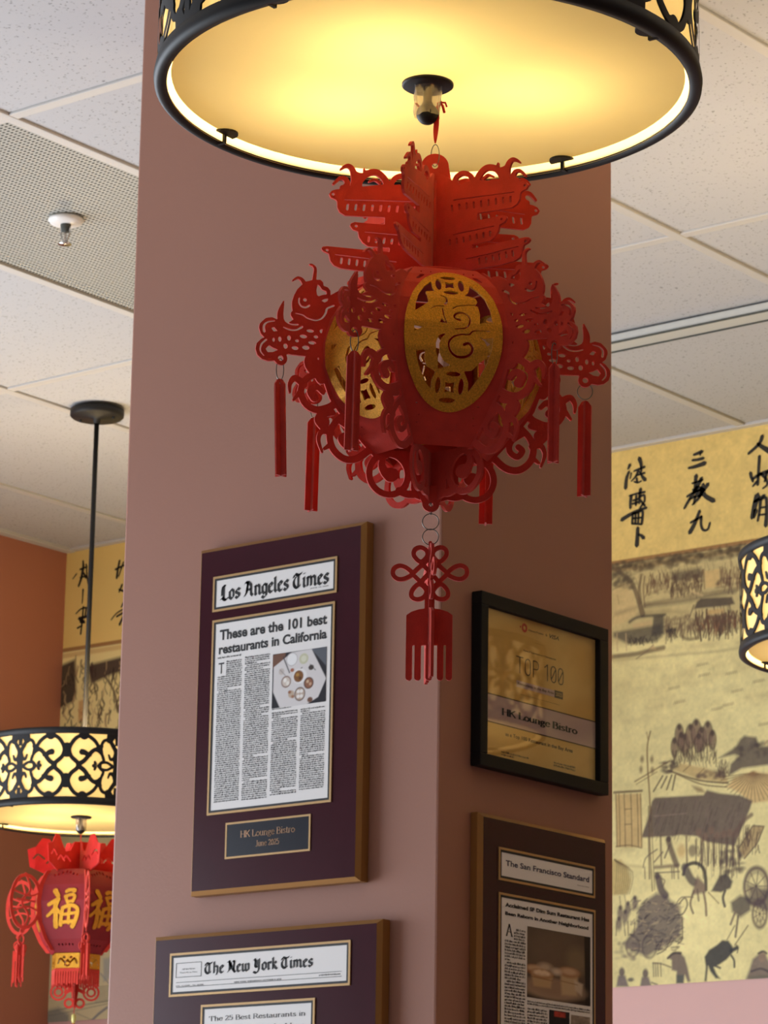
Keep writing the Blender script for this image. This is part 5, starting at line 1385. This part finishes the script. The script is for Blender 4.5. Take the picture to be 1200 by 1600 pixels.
    P([(1040, 1250), (1065, 1180), (1090, 1100), (1140, 1060), (1180, 1070), (1230, 1150), (1260, 1250)], (112, 94, 92), .88, 4); D(1158, 1085, 30, 38, (150, 126, 104), .9); S([(1130, 1060), (1165, 1045), (1190, 1060)], 14, (70, 62, 64), .9); S([(1080, 1190), (1150, 1170), (1220, 1200)], 16, (80, 70, 72), .8); S([(1070, 1240), (1240, 1225)], 18, (96, 104, 84), .6, 4)
    c.noise(40, .035, 31); c.noise(150, .03, 32)
    return lay(c, x0, x1)

def left_strip():
    x0, x1 = XL, -5.55
    c = base_canvas(x0, x1, .0018, 9)
    W = x1-x0; R = random.Random(8)
    def Z(ox, oy, sc):
        def q(pts):
            o = []
            for x, y in pts:
                p = at(ox+x/sc, oy+y/sc, 1, MY); o.append(((p[0]-x0)/W, (p[2]-MZ0)/(MZ1-MZ0)))
            return o
        K = .00170/W/sc
        S = lambda pts, w, col=INK1, a=.9, soft=2.0, w2=None: c.stroke(q(pts), max(w*K, .9*c.px), col, a, soft, None if w2 is None else max(w2*K, .7*c.px))
        P = lambda pts, col=INK1, a=.9, soft=4.0: c.poly(q(pts), col, a, soft)
        return S, P
    S, P = Z(80, 820, 5.333)
    P([(60, 1180), (200, 1120), (210, 1400), (190, 1470), (60, 1540)], (58, 44, 42), .95, 6)
    P([(300, 1170), (620, 1090), (760, 1070), (760, 1200), (520, 1240), (330, 1330)], (62, 46, 46), .95, 6)
    for _ in range(260):
        x = R.uniform(60, 760); y = R.uniform(1130, 1900); l = R.uniform(30, 110)
        S([(x, y), (x+R.uniform(-16, 16), y+l*.5), (x+R.uniform(-22, 22), y+l)], R.uniform(6, 20), R.choice([(50, 38, 36), (70, 54, 46), (180, 154, 110), (60, 46, 42)]), .75)
    S([(205, 1090), (200, 1260)], 10, (104, 80, 62), .8); S([(430, 1240), (520, 1380), (560, 1560)], 22, (84, 68, 56), .8); S([(540, 1200), (500, 1330)], 16, (84, 68, 56), .8)
    P([(230, 1470), (285, 1450), (290, 1620), (225, 1640)], (196, 144, 88), .7, 4)
    S, P = Z(0, 1260, 4.705)
    P([(340, -100), (1000, -130), (1000, 330), (340, 360)], (186, 178, 130), .55, 20)
    P([(330, 380), (1000, 330), (1000, 1700), (330, 1700)], (216, 204, 164), .8, 20)  # pale wash: lamplight on the mural below the drum, painted into the colour
    for i in range(9): S([(700, 1330+14*i), (800, 1318+14*i), (980, 1296+14*i)], 5, (132, 128, 110), .8)
    S([(360, 1510), (560, 1470), (790, 1430), (980, 1400)], 8, (120, 116, 104), .8); S([(360, 1540), (560, 1500), (790, 1450)], 6, (128, 124, 108), .7); S([(560, 1520), (700, 1580)], 6, (140, 134, 114), .7)
    S([(650, 1600), (720, 1530), (785, 1480)], 20, (120, 122, 128), .8); S([(740, 1230), (800, 1300)], 10, (140, 144, 150), .8)
    P([(330, 1510), (430, 1480), (510, 1530), (505, 1700), (330, 1700)], (122, 126, 122), .8, 8); S([(370, 1400), (420, 1330), (480, 1300)], 14, (150, 148, 132), .7)
    P([(760, 1120), (820, 1110), (820, 1260), (760, 1290)], (150, 158, 160), .6, 5)
    for _ in range(60):
        x = R.uniform(340, 980); y = R.uniform(200, 1250); S([(x, y), (x+R.uniform(20, 80), y-8)], R.uniform(5, 12), (146, 136, 104), .4)
    return lay(c, x0, x1)

def plain_strip(x0, x1, step, seed):
    c = base_canvas(x0, x1, step, seed); R = random.Random(seed)
    k = 1/(x1-x0)
    for _ in range(int(60*(x1-x0))+30):
        u, v = R.random(), R.uniform(.02, .74); w = R.uniform(.02, .08)*k
        c.poly([(u-w, v), (u-w*.6, v+.03), (u+w*.7, v+.035), (u+w, v+.005), (u+w*.8, v-.04), (u-w*.8, v-.045)], R.choice([(104, 88, 80), (128, 104, 84), (92, 78, 74)]), R.uniform(.3, .7), 3)
    for _ in range(int(150*(x1-x0))):
        u, v = R.random(), R.uniform(.0, .76); l = R.uniform(.01, .06)*k
        c.stroke([(u, v), (u+l*.4, v+.01), (u+l, v+R.uniform(-.02, .03))], .004*k, (96, 80, 68), .7)
    return lay(c, x0, x1)
left_strip(); plain_strip(-5.55, -4.42, .006, 12); right_strip(); plain_strip(-3.40, XR, .009, 14)

# ---- brush calligraphy on the yellow band
def brush(name, origin, sc, strokes):
    v = []; f = []
    for pts, w, w2 in strokes:
        P = np.array([[(lambda p: (p[0]-XL, p[2]-MZ0))(at(origin[0]+x/sc, origin[1]+y/sc, 1, MY-.001)) for x, y in pts]])[0]
        Wd = np.linspace(w, w2, len(P))*.00150/sc*1.35
        P = smooth_pts(np.column_stack([P, Wd]), 5)
        T = np.gradient(P[:, :2], axis=0); T /= np.maximum(np.hypot(T[:, 0], T[:, 1]), 1e-9)[:, None]
        Nn = np.column_stack([-T[:, 1], T[:, 0]])
        n = len(v); k = len(P); h = P[:, 2]/2
        A, B = P[:, :2]+Nn*h[:, None], P[:, :2]-Nn*h[:, None]
        c0, c1 = P[0, :2]-T[0]*h[0], P[-1, :2]+T[-1]*h[-1]
        for q in list(A)+list(B)+[c0, c1]: v.append((q[0], MY-.0012-YB, q[1]))
        f += [(n+i, n+i+1, n+k+i+1, n+k+i) for i in range(k-1)]+[(n+2*k, n, n+k), (n+2*k+1, n+2*k-1, n+k-1)]
    return obj(name, v, f, M['calligraphy'], MU)
zA = ((940, 640), 4.446)
brush('calligraphy_character', *zA, [([(196, 384), (184, 412)], 20, 12), ([(190, 432), (172, 480), (166, 545)], 16, 22), ([(262, 340), (274, 380), (276, 430)], 26, 12), ([(224, 428), (262, 412), (298, 398)], 11, 16), ([(236, 462), (268, 448), (300, 440)], 10, 12), ([(256, 425), (236, 465), (206, 498)], 18, 8), ([(266, 432), (282, 465), (302, 488)], 10, 22), ([(244, 478), (246, 506)], 14, 12), ([(226, 500), (250, 508), (276, 496)], 9, 9), ([(206, 440), (198, 480)], 9, 7)])
brush('calligraphy_character', *zA, [([(192, 600), (240, 585), (300, 572)], 10, 14), ([(206, 600), (200, 640), (200, 684)], 18, 16), ([(218, 632), (256, 620)], 12, 12), ([(214, 655), (254, 642)], 12, 12), ([(240, 598), (238, 664)], 14, 14), ([(270, 552), (264, 600), (262, 650)], 20, 14), ([(262, 606), (296, 596), (298, 640)], 14, 12), ([(270, 630), (300, 668)], 12, 14), ([(312, 682), (258, 700), (196, 730), (140, 766)], 14, 24), ([(216, 722), (212, 792)], 15, 14), ([(216, 724), (250, 714), (284, 708), (278, 795)], 14, 16), ([(236, 722), (234, 790)], 12, 12), ([(256, 716), (254, 786)], 12, 12), ([(210, 792), (278, 796)], 12, 12), ([(214, 756), (280, 750)], 10, 10), ([(290, 650), (262, 690)], 14, 10)])
brush('calligraphy_character', *zA, [([(250, 822), (248, 880), (244, 944)], 20, 26), ([(254, 868), (276, 876), (292, 892)], 12, 22)])
brush('calligraphy_character', *zA, [([(640, 314), (668, 304), (696, 292)], 14, 22), ([(630, 352), (666, 348), (706, 338)], 14, 18), ([(604, 406), (650, 396), (716, 372)], 14, 26), ([(688, 296), (684, 320)], 10, 6)])
brush('calligraphy_character', *zA, [([(656, 460), (652, 500), (648, 560)], 24, 16), ([(630, 512), (664, 502), (700, 488)], 12, 14), ([(594, 604), (640, 576), (696, 556)], 14, 12), ([(694, 478), (650, 560), (600, 640), (574, 686)], 22, 14), ([(650, 600), (642, 655)], 18, 12), ([(610, 622), (650, 606), (676, 600)], 12, 12), ([(738, 518), (708, 560), (680, 604)], 22, 16), ([(690, 548), (720, 600), (778, 634)], 20, 26), ([(700, 570), (670, 620), (630, 662)], 22, 10), ([(706, 520), (690, 566)], 20, 16), ([(640, 560), (690, 590)], 26, 30), ([(664, 540), (712, 560)], 22, 22)])
brush('calligraphy_character', *zA, [([(680, 704), (660, 760), (636, 812), (612, 854)], 18, 26), ([(618, 786), (652, 766), (694, 744)], 14, 14), ([(692, 742), (690, 800), (706, 836), (736, 832), (752, 786)], 16, 12)])
brush('calligraphy_character', *zA, [([(1116, 184), (1092, 240), (1020, 306)], 22, 16), ([(1084, 236), (1120, 262), (1168, 290)], 16, 30)])
brush('calligraphy_character', *zA, [([(1096, 324), (1090, 420), (1084, 522)], 18, 16), ([(1034, 440), (1040, 470), (1052, 500)], 20, 14), ([(1050, 482), (1100, 450), (1170, 424)], 16, 22), ([(1106, 444), (1140, 480), (1150, 520), (1120, 548)], 18, 10), ([(1078, 500), (1050, 534)], 16, 10), ([(1150, 430), (1132, 500)], 16, 12)])
brush('calligraphy_character', *zA, [([(1082, 598), (1062, 670), (1044, 752)], 36, 22), ([(1060, 640), (1096, 620), (1130, 596)], 16, 18), ([(1104, 626), (1096, 700), (1084, 774)], 18, 12), ([(1104, 626), (1142, 616), (1146, 720), (1140, 806)], 14, 24), ([(1102, 682), (1142, 676)], 11, 11), ([(1096, 732), (1142, 726)], 11, 11), ([(1070, 700), (1058, 750)], 26, 12)])
zD = ((80, 820), 5.333)
brush('calligraphy_character', *zD, [([(266, 300), (268, 352)], 14, 22), ([(240, 372), (300, 350)], 14, 12), ([(292, 328), (298, 420), (314, 520)], 12, 14), ([(212, 408), (180, 452)], 12, 8), ([(266, 360), (252, 440), (228, 512)], 26, 18), ([(240, 440), (292, 428)], 12, 12), ([(270, 400), (290, 440)], 14, 18)])
brush('calligraphy_character', *zD, [([(266, 538), (262, 600), (258, 656)], 14, 9), ([(268, 682), (260, 780), (246, 912)], 14, 14), ([(206, 742), (250, 700), (298, 690)], 9, 12), ([(232, 782), (296, 764)], 26, 20), ([(246, 800), (276, 812)], 34, 22), ([(218, 862), (260, 838)], 14, 12), ([(290, 700), (284, 760)], 14, 12)])
brush('calligraphy_character', *zD, [([(570, 298), (556, 370), (546, 444)], 18, 20), ([(536, 372), (606, 338)], 18, 14), ([(602, 312), (562, 430)], 14, 10), ([(590, 500), (566, 562)], 18, 12), ([(566, 540), (640, 566)], 16, 16), ([(620, 330), (650, 440)], 16, 16)])
brush('calligraphy_character', *zD, [([(604, 644), (584, 686)], 16, 12), ([(500, 792), (540, 742), (592, 708)], 10, 12), ([(546, 764), (620, 722)], 16, 18), ([(570, 832), (604, 752)], 22, 14), ([(600, 700), (640, 840)], 14, 14)])

# ------------------------------------------------------------------ the second lantern, under the lamp by the side wall
def second_lantern():
    ax = np.array(LAMP2_XY)+E1*.001
    dist = np.hypot(*ax); e2 = -ax/dist; e1 = np.array([-e2[1], e2[0]])
    sg = 1.0
    if e1@CR[:2] < 0: e1 = -e1; sg = -1.0
    def zat(px, py):
        d = ray(px, py); return d[2]*((ax@e2)/(d[:2]@e2))+H
    z0 = zat(127, 1428)
    z = lambda y: zat(127, y)-z0
    L = empty('small_lantern', (ax[0], ax[1], z0), math.atan2(e2[1], e2[0]))
    tag(L, 'red lantern with gold fu characters under the lamp beside the terracotta wall', 'lantern')
    cylz = lambda th, r, zz: np.column_stack([r*np.cos(th), sg*r*np.sin(th), zz])
    zt, zb = z(1364), z(1492)
    def RR(q):
        t = (np.asarray(q)-zb)/(zt-zb)
        return np.interp(t, [-.1, 0, .15, .35, .6, .8, .92, 1.0, 1.1], [.050, .058, .080, .098, .104, .098, .088, .076, .07])
    c30 = math.cos(math.pi/6)
    s = Sheet(-.056, .056, zb-.002, zt+.002, .0016)
    q = np.linspace(zb, zt, 30); hw = RR(q)/2
    s.poly(list(zip(hw, q))+list(zip(-hw[::-1], q[::-1])))
    for k in range(7): x = -.026+.0087*k; s.ellipse(x, zt-.011-.004*math.cos(k), .0022, .0036, cut=True)
    for k in range(5): s.ellipse(-.016+.008*k, zb+.016, .0020, .0028, cut=True)
    def on(th, lift, half):
        def f(P, sd):
            r = RR(P[:, 1])*c30+lift+sd*half
            return np.column_stack([r*math.cos(th)-P[:, 0]*math.sin(th), sg*(r*math.sin(th)+P[:, 0]*math.cos(th)), P[:, 1]])
        return f
    # the character fu, traced in a 240 x 290 frame
    g = Sheet(-.042, .042, -.045, .045, .0011); k = .00030
    T = lambda pts: [((x-485)*k, (752-y)*k+.002) for x, y in pts]
    for pts, w, w2 in (([(425, 628), (448, 662)], 40, 34), ([(378, 728), (420, 704), (452, 690)], 26, 34), ([(450, 694), (420, 760), (368, 808)], 30, 22), ([(430, 735), (432, 810), (428, 882)], 34, 36), ([(446, 768), (466, 790)], 30, 22),
                       ([(512, 632), (545, 618), (572, 626)], 26, 34), ([(508, 668), (524, 712)], 26, 22), ([(510, 668), (556, 656), (580, 670), (566, 706)], 24, 24), ([(524, 708), (566, 702)], 20, 20),
                       ([(486, 752), (476, 810), (466, 872)], 26, 30), ([(488, 752), (550, 734), (600, 760), (590, 830), (556, 886)], 26, 32), ([(486, 800), (590, 788)], 22, 22), ([(474, 856), (566, 848)], 24, 24), ([(540, 744), (528, 860)], 24, 24)):
        g.stroke(T(pts), w*k, w2*k)
    for i in range(6):
        th = math.radians(-22+60*i)
        v, f = s.solid(on(th, 0, .001)); obj('barrel_panel', v, f, M['red_in_shade'], L)
        v, f = g.solid(on(th, .0022, .0008)); o = obj('gold_character', v, f, M['gold'], L); o['label'] = 'gold fu character'
    # flared petals above, ring fins at the corners, tassels
    pt = Sheet(-.002, .135, zt-.012, zt+.110, .0013)
    h = z(1310)-zt
    pt.poly([(0, zt-.006), (.070, zt-.006), (.112, zt+.012), (.118, zt+h*.66), (.100, zt+h*.74), (.086, zt+h*1.0), (.070, zt+h*.98), (.060, zt+h*.78), (.046, zt+h*.55), (.030, zt+h*.60), (.018, zt+h*.88), (0, zt+h*.9)], smooth=False)
    for a, b in ((.03, .30), (.05, .28), (.08, .40)): pt.stroke([(a, zt+h*b), (a+.014, zt+h*(b+.12)), (a+.024, zt+h*b)], .004, cut=True)
    fin = Sheet(.05, .185, zb-.012, zt+.01, .0013)
    zc_ = z(1417); hh = (z(1374)-z(1461))/2
    q = np.linspace(zb+.004, zt-.004, 24)
    fin.poly(list(zip(RR(q)+.010, q))+list(zip(RR(q)[::-1]-.003, q[::-1])))
    fin.stroke([(.137+.032*math.cos(t), zc_+(hh-.004)*math.sin(t)) for t in np.linspace(0, 2*math.pi, 30, endpoint=False)], .0075, closed=True)
    fin.stroke([(.137, zc_+hh), (.128, zc_+hh*.4), (.146, zc_), (.130, zc_-hh*.5), (.140, zc_-hh)], .0042); fin.stroke([(.108, zc_+.02), (.130, zc_+.012), (.165, zc_+.024)], .004); fin.stroke([(.110, zc_-.02), (.134, zc_-.012), (.162, zc_-.022)], .004); fin.stroke([(.118, zc_), (.156, zc_+.004)], .004)
    fin.ellipse(.140, zc_-hh-.003, .005).ellipse(.140, zc_-hh-.003, .0018, cut=True)
    for i in range(6):
        cr = math.radians(8+60*i); tp = cr+math.radians((0, 4, 0, -3, 0, -8)[i])
        v, f = pt.solid(lambda P, sd: cylz(cr+.25*np.clip(P[:, 0]/.1, 0, 1)+sd*.0011/np.maximum(P[:, 0], .012), P[:, 0], P[:, 1])); obj('petal_fin', v, f, M['felt_light'], L)
        def ff(P, sd): 
            t = np.clip((P[:, 0]-RR(P[:, 1]))/.06, 0, 1); return cylz(cr+(tp-cr)*t+sd*.0011/np.maximum(P[:, 0], .03), P[:, 0], P[:, 1])
        v, f = fin.solid(ff); obj('ring_fin', v, f, M['felt'], L)
        c0 = cylz(tp, .140, 0)[0]; z1 = zc_-hh-.006
        MB().tube([(c0[0], c0[1], z1+.004), (c0[0], c0[1], z1-.010)], .0007, 6).build('tassel_cord', M['felt'], L)
        t = Sheet(-.02, .02, z1-.112, z1+.002, .0011)
        for m in (1, -1): t.stroke([(m*.001, z1-.006), (m*.008, z1-.012), (m*.007, z1-.022), (m*.001, z1-.026)], .0035)
        for m in (-1, 0, 1): t.stroke([(m*.008, z1-.03), (m*.008, z1-.095-.006*(m == 0))], .0062, smooth=False); t.stroke([(m*.010, z1-.09), (m*.0105, z1-.106)], .0025, smooth=False)
        t.poly([(-.011, z1-.032), (.011, z1-.032), (.011, z1-.050), (-.011, z1-.050)]); t.stroke([(-.013, z1-.026), (-.016, z1-.034), (-.013, z1-.042)], .003); t.stroke([(0, z1-.024), (0, z1-.036)], .007)
        tm = None
        for a in (.5+i, .5+i+math.pi/2):
            v, f = t.solid(lambda P, sd: np.column_stack([c0[0]+P[:, 0]*math.cos(a)-sd*.0008*math.sin(a), c0[1]+P[:, 0]*math.sin(a)+sd*.0008*math.cos(a), P[:, 1]]))
            if tm is None: tm = (v, f)
            else: n = len(tm[0]); tm = (np.vstack([tm[0], v]), tm[1]+[tuple(w+n for w in u) for u in f])
        obj('tassel', tm[0], tm[1], M['felt'], L)
    # gold band, fringe, knot scrolls, beads
    zb1, zb2, zb3 = z(1493), z(1517), z(1541)
    bw = .056
    bs = Sheet(-bw/2-.001, bw/2+.001, zb2-.001, zb1+.001, .0011)
    bs.poly([(-bw/2, zb2), (bw/2, zb2), (bw/2, zb1), (-bw/2, zb1)])
    hb = zb1-zb2
    for m in (-1, 1): bs.stroke([(m*.022, zb2+hb*.35), (m*.016, zb2+hb*.65), (m*.006, zb2+hb*.4), (0, zb2+hb*.55)], .0045, cut=True); bs.ellipse(m*.008, zb2+hb*.72, .003, .003, cut=True)
    bs.stroke([(-.006, zb2+hb*.25), (0, zb2+hb*.18), (.006, zb2+hb*.25)], .004, cut=True)
    fr = Sheet(-bw/2-.001, bw/2+.001, zb3-.004, zb2+.002, .0011)
    for k_ in range(9): x = -.024+.006*k_; fr.stroke([(x, zb2), (x, zb3+.003*(k_ % 2))], .0044, smooth=False)
    fr.poly([(-bw/2, zb2-.006), (bw/2, zb2-.006), (bw/2, zb2+.001), (-bw/2, zb2+.001)])
    for i in range(6):
        th = math.radians(-22+60*i); ap = bw*c30
        fl = lambda P, sd: np.column_stack([(ap+sd*.0009)*math.cos(th)-P[:, 0]*math.sin(th), sg*((ap+sd*.0009)*math.sin(th)+P[:, 0]*math.cos(th)), P[:, 1]])
        v, f = bs.solid(fl); o = obj('gold_band', v, f, M['gold'], L); o['label'] = 'gold band with cut pattern'
        v, f = fr.solid(fl); obj('fringe', v, f, M['felt'], L)
    zs = z(1551); sw = Sheet(-.060, .060, z(1590), z(1528), .0011)
    for m in (1, -1):
        for r in (.0165, .0085): sw.stroke([(m*.036+r*math.cos(t), zs+r*math.sin(t)) for t in np.linspace(0, 2*math.pi, 20, endpoint=False)], .0045, closed=True)
        sw.stroke([(m*.020, zs), (0, zs+.010)], .008)
        sw.stroke([(m*.012+.009*math.cos(t), z(1568)+.009*math.sin(t)) for t in np.linspace(0, 2*math.pi, 16, endpoint=False)], .005, closed=True)
    sw.stroke([(0, z(1530)), (0, z(1566))], .022, .010, smooth=False)
    for a in (.1, math.pi/2+.1):
        v, f = sw.solid(lambda P, sd: np.column_stack([P[:, 0]*math.sin(a)+sd*.001*math.cos(a), sg*(P[:, 0]*math.cos(a)-sd*.001*math.sin(a)), P[:, 1]])); obj('knot_scroll', v, f, M['felt'], L)
    MB().tube([(0, 0, z(1570)), (0, 0, z(1606))], .0008, 6).build('bead_cord', M['ribbon'], L)
    zk = z(1592); MB().lathe([(.0001, .011), (.0045, .008), (.0055, 0), (.0045, -.008), (.0001, -.011)], 16, (0, 0, zk)).build('bead', mat('jade_yellow_bead', lin(214, 204, 120), .25), L, True)
    zk = z(1606); MB().lathe([(.0001, .010), (.005, .007), (.006, 0), (.005, -.008), (.0001, -.011)], 16, (0, 0, zk)).build('bead', mat('amber_bead', lin(186, 98, 40), .25), L, True)
    tp = ZB-.0245-z0
    MB().tube([(0, .0, zt+h*.7), (0, 0, tp-.006)], .0012, 6).build('hanging_cord', M['ribbon'], L)
second_lantern()
